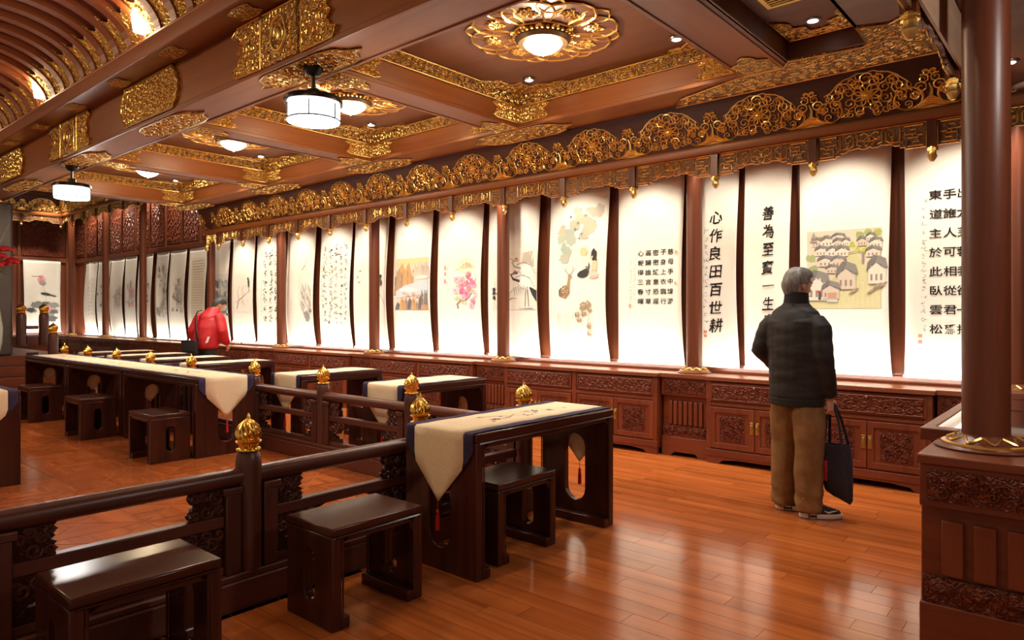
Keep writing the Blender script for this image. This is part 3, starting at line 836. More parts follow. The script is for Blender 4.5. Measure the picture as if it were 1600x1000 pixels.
# columns
def make_column(r, h, label, loc, group):
    t = thing('column', loc, 0, label, 'column', group)
    B().lathe([(r, .02), (r, h)], 28).obj('shaft', RW[2], t)
    k = r / .078
    B().lathe([(.165 * k, 0), (.168 * k, .008), (.15 * k, .016), (.125 * k, .035), (.10 * k, .055), (.085 * k, .062), (r, .064)], 28).obj('base', RW[2], t)
    g = B(); g.lathe([(.138 * k, .016), (.146 * k, .019), (.146 * k, .027), (.132 * k, .031)], 28)
    for j in range(10):
        a0 = 2 * pi * j / 10
        g.tube([((.128 - .035 * u) * k * cos(a0 + q_ * .31), (.128 - .035 * u) * k * sin(a0 + q_ * .31), .036 + .024 * u) for q_, u in ((-.9, .9), (-.5, .55), (-.25, .2), (0, .05), (.25, .2), (.5, .55), (.9, .9))], .006, 4)
    g.obj('gold_band', GOLD, t)
    return t
COLL = ['red brown column between the poem scroll and the running script scrolls', 'red brown column standing before the crane scroll', 'red brown column standing before the two birds scroll', 'red brown column between reeds and black writing scrolls', 'red brown column right behind the man in red']
c0 = make_column(.078, 2.3, COLL[0], (PEDX[0], 6.49, CT), 'columns on the counter')
for k in range(1, 5): copy_tree(c0, None, (PEDX[k], 6.49, CT), 0, COLL[k])
copy_tree(c0, None, (-.52, 6.49, CT), 0, 'red brown column in the corner behind the glass case')
c1 = make_column(.078, 3.6, 'tall alcove column nearest the man in red', (-16.76, 6.49, CT), 'tall columns of the alcove')
copy_tree(c1, None, (-19.05, 6.49, CT), 0, 'tall alcove column in the middle of the counter')
copy_tree(c1, None, (-20.95, 6.30, CT), 0, 'tall alcove column at the inner corner')
make_column(.092, 2.5, 'stout red brown column on the pedestal by the display case', (-.41, 3.71, CT), 'columns on the counter')
# pedestal and glass display case on the right
PEDR = make_pedestal(.92, 'large carved pedestal carrying the stout column', (-.15, 3.39, 0), 0, .55, 'column pedestals between the cabinets')
B().box(-.47, .51, -.02, .57, CT - .04, CT).obj('top_slab', CB_[0], PEDR, bevel=.006)
dc = thing('display_case', (-.70, 3.98, 0), 0, 'rosewood display case with a lit glass top', 'display case')
cw, cd = 1.3, 2.15
b = B(); b.box(.06, cw, 0, cd, .05, .55); b.box(.02, cw, 0, cd, 0, .06)
b.obj('body', CB_[1], dc, bevel=.005)
b = B(); b.prism([(.0, -.10), (cw, -.10), (cw, cd), (0, cd)], .80, .86, XY, holes=[[(.055, -.0), (cw - .1, 0), (cw - .1, cd - .08), (.055, cd - .08)]])
b.prism([(.04, -.05), (cw, -.05), (cw, cd), (.04, cd)], .55, .80, XY, holes=[[(.09, 0), (cw - .1, 0), (cw - .1, cd - .08), (.09, cd - .08)]])
b.obj('frame', CB_[1], dc, bevel=.006)
gm, nt, p_ = newmat('case_glass'); p_.inputs['Base Color'].default_value = (.95, 1, .98, 1); p_.inputs['Roughness'].default_value = .02
p_.inputs['Transmission Weight'].default_value = 1.0; p_.inputs['IOR'].default_value = 1.2
B().box(.052, cw - .095, -.005, .98, .846, .854).obj('glass_pane', gm, dc, 0)
B().box(.052, cw - .095, 1.0, cd - .075, .846, .854).obj('glass_pane', gm, dc, 0)
B().box(.055, cw - .1, .98, 1.0, .835, .858).obj('divider', CB_[0], dc)
B().box(.09, cw - .1, 0, cd - .08, .55, .60).obj('lining', plain('case_lining', (.80, .78, .70), .8), dc)
ls = B().box(.11, .14, .02, cd - .1, .815, .83).obj('light_strip', plain('lit_strip', (1, 1, 1), emit=(1, .97, .9), es=10), dc)
for k in range(4):
    t = tag(B().prism([(-.09, -.13), (.09, -.13), (.09, .13), (-.09, .13)], 0, .02).obj('booklet', plain('booklet_cover_%d' % k, ((.33, .24, .16), (.12, .13, .16), (.42, .36, .27), (.22, .09, .06))[k], .6), bevel=.002, loc=(-.42 + .3 * (k % 2), 4.3 + .38 * k, .60)),
        ('tan booklet', 'dark slate booklet', 'beige booklet', 'maroon booklet')[k] + ' lying inside the glass display case', 'book')

# ================================================================== LAMPS
def bowl_lamp(loc, label):
    t = thing('ceiling_lamp', loc, 0, label, 'ceiling lamp', 'bowl lamps in the lotus rosettes')
    B().lathe([(.15, -.075), (.20, -.075), (.222, -.05), (.222, 0), (.15, 0)], 28).obj('rim', plain('lamp_rim', (.20, .13, .07), .35, .7) if 'lamp_rim' not in MATS else MATS['lamp_rim'], t)
    B().lathe([(.001, -.155), (.05, -.15), (.10, -.13), (.14, -.10), (.16, -.072)], 28).obj('glass_bowl', LBOWL, t)
    B().ball((0, 0, -.162), .012, 8, 5).obj('finial', OLDGOLD, t)
    light('POINT', 'bowl_light', (0, 0, -.20), P_BOWL, WARM, .10, t)
for k, ((x0, x1), lb) in enumerate(zip(COFF, ('glowing bowl lamp in the large lotus rosette beside the shallow coffer', 'glowing bowl lamp in the lotus rosette beside the big drum fan lamp', 'glowing bowl lamp in the third lotus rosette coffer', 'glowing bowl lamp in the coffer before the alcove'))):
    bowl_lamp(((x0 + x1) / 2, (MY1 + WB0) / 2, ZC - .02), lb)
for k, (x, y) in enumerate(((-3.0, .2), (-7.0, .2), (-11.0, .2))):  # unseen lamps added to brighten the great beam's front and the foreground
    t = thing('ceiling_lamp', (x, y, ZL + .50), 0, 'unseen fill lamp added on the main hall vault crown above the ' + ('aisle stools', 'single desk', 'stage end')[k], 'ceiling lamp', 'added fill lamps on the vault crown')
    B().lathe([(.15, -.075), (.20, -.075), (.222, -.05), (.222, .06), (.15, .06)], 28).obj('rim', MATS['lamp_rim'], t)
    B().lathe([(.001, -.155), (.05, -.15), (.10, -.13), (.14, -.10), (.16, -.072)], 28).obj('glass_bowl', LBOWL, t)
    light('POINT', 'bowl_light', (0, 0, -.22), P_HALL_FILL, WARM, .14, t)
def fan_lamp(loc, label):
    t = thing('fan_lamp', loc, 0, label, 'lamp', 'drum fan lamps under the great beam')
    B().lathe([(.02, -.07), (.05, -.06), (.075, -.02), (.075, 0)], 20).obj('canopy', BLACKM, t)
    B().lathe([(.014, -.20), (.014, -.06)], 10).obj('rod', BLACKM, t)
    B().lathe([(.02, -.16), (.045, -.17), (.05, -.21), (.12, -.225), (.215, -.24), (.225, -.26), (.225, -.285), (.20, -.29), (.02, -.285)], 28).obj('housing', BLACKM, t)
    B().lathe([(.001, -.43), (.17, -.43), (.198, -.425), (.202, -.41), (.202, -.285), (.001, -.285)], 28).obj('glass_drum', LDRUM, t)
    for k in range(6):
        a = 2 * pi * k / 6 + .3
        B().tube([(.206 * cos(a), .206 * sin(a), -.30), (.206 * cos(a), .206 * sin(a), -.415)], .006, 5).obj('cage_bar', BLACKM, t)
    g = B().tube([(.205 * cos(2 * pi * k / 28), .205 * sin(2 * pi * k / 28), -.416) for k in range(28)], .007, 5, closed=True)
    g.obj('cage_ring', BLACKM, t)
    light('POINT', 'fan_light', (0, 0, -.52), P_FAN, COOL, .18, t)
fan_lamp((-4.70, 3.08, ZB - .012), 'white drum fan lamp hanging under the square gilded plaque')
fan_lamp((-10.22, 3.08, ZB - .012), 'white drum fan lamp hanging near the alcove end of the beam')
fan_lamp((.85, 3.08, ZB - .0), 'unseen drum fan lamp added for fill beyond the shallow coffer end of the beam')  # out of view, added as hall fill in line with the other two
def downlight(x, y, z, label, group, e=P_DOWN, spot=1.9, to=None, col=COOL):
    t = thing('downlight', (x, y, z), 0, label, 'downlight', group)
    B().lathe([(.038, -.012), (.055, -.010), (.058, 0), (.038, 0)], 18).obj('ring', STEEL, t)
    B().lathe([(.001, -.012), (.036, -.012), (.038, -.004), (.001, -.004)], 18).obj('lens', LDOT, t)
    l = light('SPOT', 'spot_light', (0, 0, -.03), e, col, .05, t, spot=spot, blend=.7)
    if to: aim(l, (x, y, z), to)
for k, (x0, x1) in enumerate(COFF):
    for x, y, lb in ((x0 + .42, WB0 - .34, 'far left'), (x1 - .42, WB0 - .32, 'far right')):
        downlight(x, y, ZC - .012, 'downlight in the %s corner carving of the %s rosette coffer' % ('alcove side' if lb == 'far left' else 'display case side', ('largest', 'drum lamp', 'third', 'last')[k]), 'downlights in the coffer corners')
downlight(-1.58, 5.10, 3.5, 'round white downlight in the shallow coffer beside the vent', 'downlights in the coffer corners')
v = thing('air_vent', (-1.56, 4.55, 3.5), 0, 'gold slatted air vent in the shallow coffer', 'air vent')
B().prism([(-.19, -.15), (.19, -.15), (.19, .15), (-.19, .15)], -.015, 0, XY, holes=[[(-.16, -.12), (.16, -.12), (.16, .12), (-.16, .12)]]).obj('frame', GOLD, v)
B().box(-.16, .16, -.12, .12, -.003, 0).obj('backing', BLACKM, v)
sl = B().box(-.16, .16, -.006, .006, -.013, -.004).obj('slat', GOLD, v, loc=(0, -.10, 0))
for k in range(1, 7): inst(sl, v, (0, -.10 + .0335 * k, 0))
for k, (x, y) in enumerate(((-.47, 5.35), (-.50, 6.10))):
    downlight(x, y, 3.01, ('round downlight over the glass display case', 'round downlight beside the ceiling speaker')[k], 'downlights over the display case', P_WING, 2.4, None, NEUT)
spk = thing('ceiling_speaker', (-.38, 6.0, 3.008), 0, 'round pale ceiling speaker above the display case', 'speaker')
B().lathe([(.10, -.012), (.13, -.010), (.135, 0), (.10, 0)], 28).obj('rim', plain('speaker_plastic', (.75, .68, .58), .5), spk)
B().lathe([(.001, -.006), (.10, -.008), (.10, 0), (.001, 0)], 28).obj('grille', plain('speaker_grille', (.55, .50, .42), .6, bump=.4, nscale=300), spk)
# ================================================================== HANGING SCROLLS
_gl = {}
def glyph(ch):
    "outline triangles of one character from the built-in font, box 1x1"
    if ch not in _gl:
        cu = bpy.data.curves.new('glyph', 'FONT'); cu.body = ch; cu.resolution_u = 3; cu.offset = .013
        o = bpy.data.objects.new('glyph', cu); COL.objects.link(o)
        dg = bpy.context.evaluated_depsgraph_get(); me = bpy.data.meshes.new_from_object(o.evaluated_get(dg))
        vs = [(v.co.x, v.co.y) for v in me.vertices]; fs = [tuple(p.vertices) for p in me.polygons]
        bpy.data.objects.remove(o); bpy.data.curves.remove(cu); bpy.data.meshes.remove(me)
        if vs:
            x0, x1 = min(v[0] for v in vs), max(v[0] for v in vs); y0, y1 = min(v[1] for v in vs), max(v[1] for v in vs)
            cx, cy = (x0 + x1) / 2, (y0 + y1) / 2
            if len(ch) == 1 and (x1 - x0) > .3: vs = [(a - cx, b - cy) for a, b in vs]
            else: vs = [(a - cx, b - cy) for a, b in vs]
        _gl[ch] = (vs, fs)
    return _gl[ch]
INKC = (.018, .017, .018)
class Ink:
    "flat print built as coloured polygons, later laid onto the scroll"
    def __init__(s, seed=1): s.v = []; s.f = []; s.c = []; s.k = 0; s.r = random.Random(seed)
    def raw(s, vs, fs, col):
        n = len(s.v); s.k += 1
        s.v += [(a, b, s.k) for a, b in vs]; s.f += [tuple(i + n for i in f) for f in fs]; s.c += [col] * len(vs)
    def poly(s, P, col):
        tri = tessellate_polygon([[Vector((a, b, 0)) for a, b in P]]); s.raw(P, tri, col)
    def rect(s, x0, x1, z0, z1, col, n=4):
        for i in range(n):
            a, b = x0 + (x1 - x0) * i / n, x0 + (x1 - x0) * (i + 1) / n
            s.k -= 1 if i else 0
            s.raw([(a, z0), (b, z0), (b, z1), (a, z1)], [(0, 1, 2, 3)], col)
    def blob(s, x, z, rx, rz, col, jit=.25, n=12, rot=0):
        P = []
        for k in range(n):
            a = 2 * pi * k / n; q = 1 + s.r.uniform(-jit, jit)
            u, v = rx * q * cos(a), rz * q * sin(a)
            P.append((x + u * cos(rot) - v * sin(rot), z + u * sin(rot) + v * cos(rot)))
        s.raw([(x, z)] + P, [(0, k + 1, (k + 1) % n + 1) for k in range(n)], col)
    def stroke(s, pts, w, col=INKC, w1=None):
        m = len(pts); L = []; Rr = []
        w1 = w * .3 if w1 is None else w1
        for i, (x, z) in enumerate(pts):
            dx = pts[min(i + 1, m - 1)][0] - pts[max(i - 1, 0)][0]; dz = pts[min(i + 1, m - 1)][1] - pts[max(i - 1, 0)][1]
            l = hypot(dx, dz) or 1; t = i / max(1, m - 1); ww = (w + (w1 - w) * t) / 2
            L.append((x - dz / l * ww, z + dx / l * ww)); Rr.append((x + dz / l * ww, z - dx / l * ww))
        s.raw(L + Rr, [(i, i + 1, m + i + 1, m + i) for i in range(m - 1)], col)
    def char(s, ch, x, z, size, col=INKC, sx=1, shear=.08, wob=.012):
        vs, fs = glyph(ch)
        sd = s.r.uniform(0, 50)
        out = []
        for a, b in vs:
            n1 = noise.noise(Vector((a * 5 + sd, b * 5, 0))) * wob * 3; n2 = noise.noise(Vector((a * 5, b * 5 + sd, 7))) * wob * 3
            out.append((x + size * sx * (a + shear * b + n1), z + size * (b + shear * .5 * a + n2)))
        s.raw(out, fs, col)
    def column(s, txt, x, z, size, pitch, col=INKC, **kw):
        for k, ch in enumerate(txt): s.char(ch, x + s.r.uniform(-.04, .04) * size, z - k * pitch, size, col, **kw)
    def scribble(s, x, z, size, col=INKC, n=5):
        "illegible brush mark"
        for _ in range(n):
            a, b = s.r.uniform(-.4, .4), s.r.uniform(-.4, .4); an = s.r.choice((0, 0, 1.4, .7, -.8)) + s.r.uniform(-.25, .25); l = s.r.uniform(.25, .7)
            s.stroke([(x + size * a, z + size * b), (x + size * (a + l * .5 * cos(an)), z + size * (b + l * .5 * sin(an) + .04)), (x + size * (a + l * cos(an)), z + size * (b + l * sin(an)))], size * s.r.uniform(.07, .15), col, size * .04)
    def scribcol(s, x, z, size, pitch, n, col=INKC, k=5):
        for i in range(n): s.scribble(x + s.r.uniform(-.1, .1) * size, z - i * pitch, size * s.r.uniform(.75, 1.1), col, k)
def mixc(a, b, t): return tuple(x + (y - x) * t for x, y in zip(a, b))
PAP = (.87, .835, .75)

def p_village(i):
    x0, x1, z0, z1 = -.322, .322, .58, 1.29
    i.rect(x0, x1, z0, z1, (.66, .60, .48)); X = lambda u: x0 + (x1 - x0) * u; Z = lambda v: z0 + (z1 - z0) * v
    i.poly([(X(0), Z(0)), (X(1), Z(0)), (X(1), Z(.5)), (X(.75), Z(.55)), (X(.6), Z(.85)), (X(.5), Z(.5)), (X(0), Z(.1))], (.60, .58, .32))
    i.poly([(X(.42), Z(.0)), (X(1), Z(0)), (X(1), Z(.13)), (X(.78), Z(.33)), (X(.6), Z(.35))], (.64, .60, .36))
    for u, v, r, c in ((.28, .90, .05, (.36, .42, .12)), (.22, .91, .04, (.42, .46, .14)), (.72, .90, .06, (.33, .40, .14)), (.80, .95, .05, (.38, .44, .16)), (.93, .93, .06, (.40, .42, .12)), (.07, .52, .07, (.33, .40, .18)), (.06, .65, .06, (.36, .42, .2)), (.12, .45, .05, (.34, .42, .2)), (.6, .80, .035, (.44, .46, .1)), (.76, .72, .045, (.50, .52, .06)), (.70, .74, .03, (.48, .50, .08)), (.35, .16, .03, (.45, .5, .15))):
        for _ in range(3): i.blob(X(u + i.r.uniform(-.03, .03)), Z(v + i.r.uniform(-.02, .02)), r * .55, r * .5, c, .3)
    def house(u, v, w, h, tilt=0, big=False):
        x, z, w, h = X(u), Z(v), w * .64, h * .7
        i.poly([(x, z), (x + w, z), (x + w, z + h * .55), (x + w * .5, z + h * .8), (x, z + h * .55)], i.r.choice(((.72, .66, .56), (.66, .60, .50), (.60, .52, .43))))
        i.poly([(x - w * .12, z + h * .46), (x + w * .42, z + h * .72), (x + w * .52, z + h * .98), (x + w * .30, z + h * 1.02), (x - w * .05, z + h * .75)], (.19, .18, .175))
        i.poly([(x + w * .42, z + h * .76), (x + w * .9, z + h * .5), (x + w * 1.15, z + h * .55), (x + w * 1.0, z + h * .88), (x + w * .52, z + h)], (.25, .235, .22))
        i.stroke([(x - w * .1, z + h * .47), (x + w * .44, z + h * .74), (x + w * 1.12, z + h * .53)], .006, (.10, .095, .09), .005)
        for k in range(4):
            t = k / 4; i.stroke([(x + w * (.0 + .38 * t), z + h * (.53 + .18 * t)), (x + w * (.06 + .42 * t), z + h * (.75 + .2 * t))], .003, (.12, .115, .11))
        for k in range(3): i.rect(x + w * (.12 + .28 * k), x + w * (.24 + .28 * k), z + h * .12, z + h * .34, (.30, .24, .20), 1)
        i.stroke([(x, z), (x + w, z)], .004, (.2, .18, .16), .004)
    for a in ((.07, .80, .14, .13), (.20, .80, .17, .14), (.35, .86, .16, .11), (.36, .78, .14, .13), (.48, .79, .10, .12), (.12, .68, .16, .14), (.28, .67, .18, .14), (.40, .66, .16, .15), (.68, .78, .13, .13), (.80, .84, .12, .11), (.85, .75, .16, .14), (.80, .64, .19, .14),
              (.16, .54, .2, .15), (.34, .53, .18, .15), (.27, .45, .16, .12)): house(*a)
    house(.42, .24, .24, .36); house(.01, .10, .28, .40); house(.22, .12, .22, .24); house(.83, .30, .24, .36)
    i.rect(X(.16), X(.20), Z(.11), Z(.22), (.10, .09, .09), 1); i.rect(X(.155), X(.195), Z(.20), Z(.23), (.5, .05, .03), 1)
    i.rect(X(.29), X(.41), Z(.13), Z(.20), (.55, .30, .22), 1); i.rect(X(.28), X(.42), Z(.08), Z(.12), (.58, .57, .52), 1)
    i.stroke([(X(.56), Z(.70)), (X(.66), Z(.715)), (X(.78), Z(.70))], .007, (.3, .25, .2), .006); i.rect(X(.74), X(.77), Z(.56), Z(.70), (.3, .26, .22), 1)
    for u, v in ((.56, .17), (.80, .17), (.88, .23), (.95, .24)):
        i.poly([(X(u), Z(v)), (X(u + .06), Z(v + .015)), (X(u + .15), Z(v + .08)), (X(u + .12), Z(v + .085)), (X(u + .03), Z(v + .035))], (.30, .24, .17))
        i.poly([(X(u + .04), Z(v + .03)), (X(u + .10), Z(v + .05)), (X(u + .09), Z(v + .075)), (X(u + .05), Z(v + .055))], (.48, .40, .28))
    for k in range(3):
        i.poly([(X(.04 + .012 * k), Z(.86 + .04 * k)), (X(.15 - .012 * k), Z(.86 + .04 * k)), (X(.12 - .01 * k), Z(.895 + .04 * k)), (X(.07 + .01 * k), Z(.895 + .04 * k))], (.33, .30, .29))
    i.stroke([(X(.095), Z(.97)), (X(.095), Z(1.0))], .004)
    for k in range(11): i.scribble(X(.60 + .035 * k), Z(.985), .012, (.35, .28, .24), 3)

def p_shan(i): i.column('善為至寶一生用', .0, 1.505, .140, .175, shear=.1, sx=.85, wob=.02)
def p_xin(i):
    i.column('心作良田百世耕', -.045, 1.51, .148, .183, shear=.1, sx=.95, wob=.02)
    i.scribcol(-.150, 1.36, .045, .070, 14, (.05, .05, .05), 4)
    i.rect(-.165, -.135, .33, .36, (.62, .22, .17), 1); i.rect(-.165, -.135, .29, .32, (.62, .22, .17), 1)
def p_poem(i):
    for k, c in enumerate(('慈母手中線游', '子身上衣臨行', '密密縫意恐遲', '遲歸誰言寸草', '心報得三春暉')):
        i.column(c, .254 - k * .094, 1.193, .066, .1056, sx=1.2, wob=.006, shear=0)
    i.scribcol(-.20, 1.13, .028, .034, 15, (.08, .08, .08), 4); i.scribcol(-.245, 1.13, .028, .034, 15, (.08, .08, .08), 4)
    for z in (1.23, .90): i.rect(.315, .34, z - .06, z - .03, (.70, .35, .28), 1)
    i.rect(-.265, -.235, .60, .64, (.70, .35, .28), 1)
def p_right(i):
    for k, c in enumerate(('昔在九江上遙望九', '華峰天河掛綠水秀', '出九芙蓉我欲一揮', '手誰人可相從君爲', '東道主於此臥雲松')):
        i.column(c, .195 - k * .100, 1.524, .086, .16, sx=1.18, wob=.012, shear=0)
    i.char('一', .02, 1.76, .08)
    i.scribcol(-.30, 1.48, .042, .067, 17, (.06, .06, .06), 4)
    for k in range(2): i.rect(-.335, -.305, .33 - .05 * k, .36 - .05 * k, (.70, .32, .26), 1)
def p_deer(i):
    r = i.r
    for u, v, c in ((-.22, 1.52, (.75, .68, .48)), (-.25, 1.42, (.60, .68, .55)), (-.12, 1.50, (.52, .66, .56)), (-.08, 1.60, (.66, .68, .50)), (.02, 1.66, (.76, .70, .50)), (.10, 1.60, (.74, .68, .50)), (.12, 1.52, (.78, .66, .48)), (.2, 1.55, (.80, .70, .50)), (-.2, 1.30, (.50, .66, .55)), (-.24, 1.20, (.62, .70, .58)), (-.1, 1.42, (.60, .70, .6)), (.05, 1.45, (.70, .68, .54)), (-.03, 1.72, (.78, .72, .55)), (.17, 1.72, (.8, .72, .55)), (.26, 1.72, (.80, .72, .56))):
        for _ in range(3): i.blob(u + r.uniform(-.03, .03), v + r.uniform(-.03, .03), r.uniform(.035, .07), r.uniform(.03, .06), tuple(q * .74 for q in mixc(c, PAP, r.uniform(0, .25))), .4)
    for u, v in ((-.12, 1.68), (.09, 1.68), (-.02, 1.60), (-.06, 1.53), (.03, 1.47), (0.0, 1.42)):
        for k in range(5): a = k * 1.26; i.stroke([(u, v), (u + .028 * cos(a), v + .028 * sin(a))], .008, (.12, .12, .12), .003)
    # two seated figures under the leaves
    i.blob(.06, 1.26, .055, .05, (.76, .62, .30), .15); i.blob(.085, 1.25, .03, .034, (.80, .62, .50), .1)
    i.blob(.085, 1.13, .055, .08, (.82, .76, .68), .15); i.blob(.06, 1.0, .09, .05, (.06, .06, .06), .15, rot=.3); i.blob(.12, 1.08, .03, .06, (.14, .13, .13), .2)
    i.blob(.215, 1.21, .05, .07, (.05, .05, .05), .2); i.blob(.24, 1.12, .025, .06, (.07, .07, .07), .2); i.blob(.18, 1.2, .025, .032, (.80, .60, .48), .1)
    i.blob(.225, 1.08, .05, .075, (.80, .56, .36), .15); i.blob(.22, .99, .075, .03, (.55, .60, .52), .2)
    for k in range(4): i.stroke([(.18 + .025 * k, 1.04), (.17 + .03 * k, .98)], .008, (.2, .28, .26))
    i.blob(.22, .955, .09, .018, (.62, .45, .34), .2)
    i.stroke([(.295, 1.75), (.295, .20)], .0025, (.55, .50, .42), .0025)
    # stag
    i.blob(-.20, .80, .065, .085, (.32, .22, .12), .2, rot=-.4); i.blob(-.26, .78, .03, .06, (.16, .12, .09), .2)
    for _ in range(14): i.blob(-.20 + r.uniform(-.05, .05), .80 + r.uniform(-.07, .07), .006, .006, (.75, .68, .55), .1)
    i.stroke([(-.16, .85), (-.145, .95)], .045, (.40, .28, .16), .03); i.blob(-.135, .97, .028, .022, (.42, .30, .18), .15)
    for sg in (-1, 1):
        i.stroke([(-.14, .985), (-.14 + sg * .045, 1.03), (-.14 + sg * .055, 1.10)], .010, (.25, .17, .10)); i.stroke([(-.14 + sg * .04, 1.03), (-.14 + sg * .09, 1.075)], .007, (.25, .17, .1))
    # grass and rocks
    for _ in range(120):
        x = r.uniform(-.31, .22); zb = r.uniform(.2, .52) - .1 * (x + .3); i.stroke([(x, zb), (x + r.uniform(-.01, .01), zb + .05), (x + r.uniform(-.02, .02), zb + .11)], .004, mixc((.32, .30, .24), PAP, r.uniform(.2, .7)), .001)
    for x, z, s_ in ((.05, .62, 1), (.12, .64, 1), (.07, .54, .9), (-.03, .52, .9), (.0, .46, .8), (.15, .40, .8), (.15, .30, .7), (.16, .58, .8)):
        i.blob(x, z, .045 * s_, .04 * s_, (.36, .28, .18), .35); i.blob(x + .01, z + .012, .03 * s_, .02 * s_, (.62, .54, .40), .3); i.stroke([(x - .03, z), (x - .01, z - .04)], .01, (.14, .11, .08))
    i.rect(-.30, -.285, .17, .19, (.75, .4, .25), 1)
def p_crane(i):
    _blob, _stroke = i.blob, i.stroke
    i.blob = lambda x, z, *a, **k: _blob(x + .045, z, *a, **k)
    i.stroke = lambda p, *a, **k: _stroke([(x + .045, z) for x, z in p], *a, **k)
    i.rect(-.36, .42, .58, 1.32, (.83, .785, .69))
    i.poly([(.12, 1.12), (.16, 1.30), (.34, 1.31), (.36, 1.12), (.22, 1.02)], (.52, .47, .41))
    for dx, dz, s_ in ((.0, .0, 1.0), (.02, .16, .8)):
        i.blob(.17 + dx, .93 + dz * .9, .17 * s_, .10 * s_, (.86, .84, .80), .1, 16, -.3)
        i.stroke([(-.02 + dx, .99 + dz), (.10 + dx, 1.02 + dz), (.24 + dx, .97 + dz), (.33 + dx, .86 + dz)], .010, (.25, .23, .21), .006); i.stroke([(.0 + dx, .92 + dz), (.08 + dx, .85 + dz), (.22 + dx, .82 + dz)], .008, (.3, .28, .26), .004)
        i.stroke([(.05 + dx, .94 + dz), (-.06 + dx, .97 + dz), (-.10 + dx, 1.02 + dz), (-.03 + dx, 1.055 + dz)], .035 * s_, (.07, .065, .065) if dz == 0 else (.42, .38, .35), .02)
        i.blob(-.02 + dx, 1.05 + dz, .045 * s_, .022, (.14, .13, .12) if dz == 0 else (.5, .46, .42), .15); i.blob(-.03 + dx, 1.07 + dz, .022, .012, (.75, .12, .10), .15)
        i.stroke([(-.06 + dx, 1.045 + dz), (-.17 + dx, 1.02 + dz if dz == 0 else 1.09 + dz)], .010, (.3, .25, .2), .003)
    for k in range(12): i.stroke([(.24 + .012 * k, .86 - .004 * k), (.29 + .008 * k, .76 - .008 * k)], .026, (.05, .05, .05), .006)
    for k in range(8): i.stroke([(-.05 + .035 * k, .86 + .01 * (k % 3)), (-.03 + .03 * k, .76)], .010, (.14, .13, .13), .002)
    for x0_, x1_ in ((.16, .15), (.20, .22)): i.stroke([(x0_, .82), (x1_, .62)], .012, (.10, .10, .10), .010)
    for k in range(6): i.stroke([(.05 + .04 * k, .60), (.08 + .05 * k, .585)], .012, (.25, .24, .22), .004)
    for a in ((-.34, .78, -.26, .72), (-.30, .70, -.10, .76), (-.22, .74, -.06, .84), (-.15, .70, .0, .72)): i.stroke([(a[0], a[1]), ((a[0] + a[2]) / 2, a[1] + .03), (a[2], a[3])], .012, (.10, .10, .10), .004)
    for z in (.80, .74, .84): i.blob(-.37, z, .025, .03, (.06, .06, .06), .4)
    i.scribcol(-.36, .98, .03, .04, 4, (.1, .1, .1), 4); i.scribcol(-.36, .66, .03, .04, 2, (.2, .1, .1), 4); i.scribcol(.34, 1.10, .02, .03, 5, (.2, .2, .2), 3)
def p_pink(i):
    r = i.r
    i.blob(.10, 1.18, .17, .10, (.88, .78, .55), .1, 20); i.blob(.10, 1.17, .13, .075, (.88, .82, .70), .1, 20)
    i.poly([(-.02, 1.16), (.24, 1.16), (.19, 1.21), (.13, 1.22), (.105, 1.24), (.08, 1.22), (.03, 1.21)], (.55, .42, .25)); i.stroke([(-.10, 1.135), (.0, 1.14), (.30, 1.15)], .016, (.76, .58, .34), .012); i.rect(-.02, .22, 1.15, 1.17, (.66, .50, .30), 2)
    i.stroke([(-.05, .60), (-.07, .66), (-.02, .70), (.10, .72), (.18, .77), (.26, .85)], .035, (.28, .22, .15), .012); i.stroke([(.1, .72), (.2, .78), (.14, .86)], .016, (.3, .24, .16))
    for _ in range(26): x, z = r.uniform(-.15, .32), r.uniform(.66, 1.08); i.blob(x, z, .028, .011, (.52, .56, .28), .25, rot=r.uniform(0, 3))
    for cx, cz in ((.02, .98), (.12, .93), (-.08, 1.0), (.10, .82), (.16, .88), (.02, .84), (.22, .96), (.28, .92), (.05, .75), (.25, .70), (.22, .64), (-.10, .85), (.13, .78), (.3, .80), (.15, 1.05), (.0, .92)):
        c = r.choice(((.84, .22, .38), (.86, .40, .52), (.88, .56, .62), (.80, .14, .30)))
        for k in range(5): a = k * 1.257 + r.uniform(-.3, .3); i.blob(cx + .034 * cos(a), cz + .03 * sin(a), .026, .022, mixc(c, (.9, .75, .76), r.uniform(0, .5)), .25, 9)
        i.blob(cx, cz, .012, .01, (.7, .1, .2), .2, 8)
    i.scribcol(-.25, 1.2, .03, .037, 14, (.35, .30, .28), 4); i.scribcol(-.205, 1.2, .022, .03, 12, (.4, .35, .32), 3)
    for z in (1.17, 1.08, .98): i.blob(-.29, z, .016, .03, (.82, .25, .35), .3)
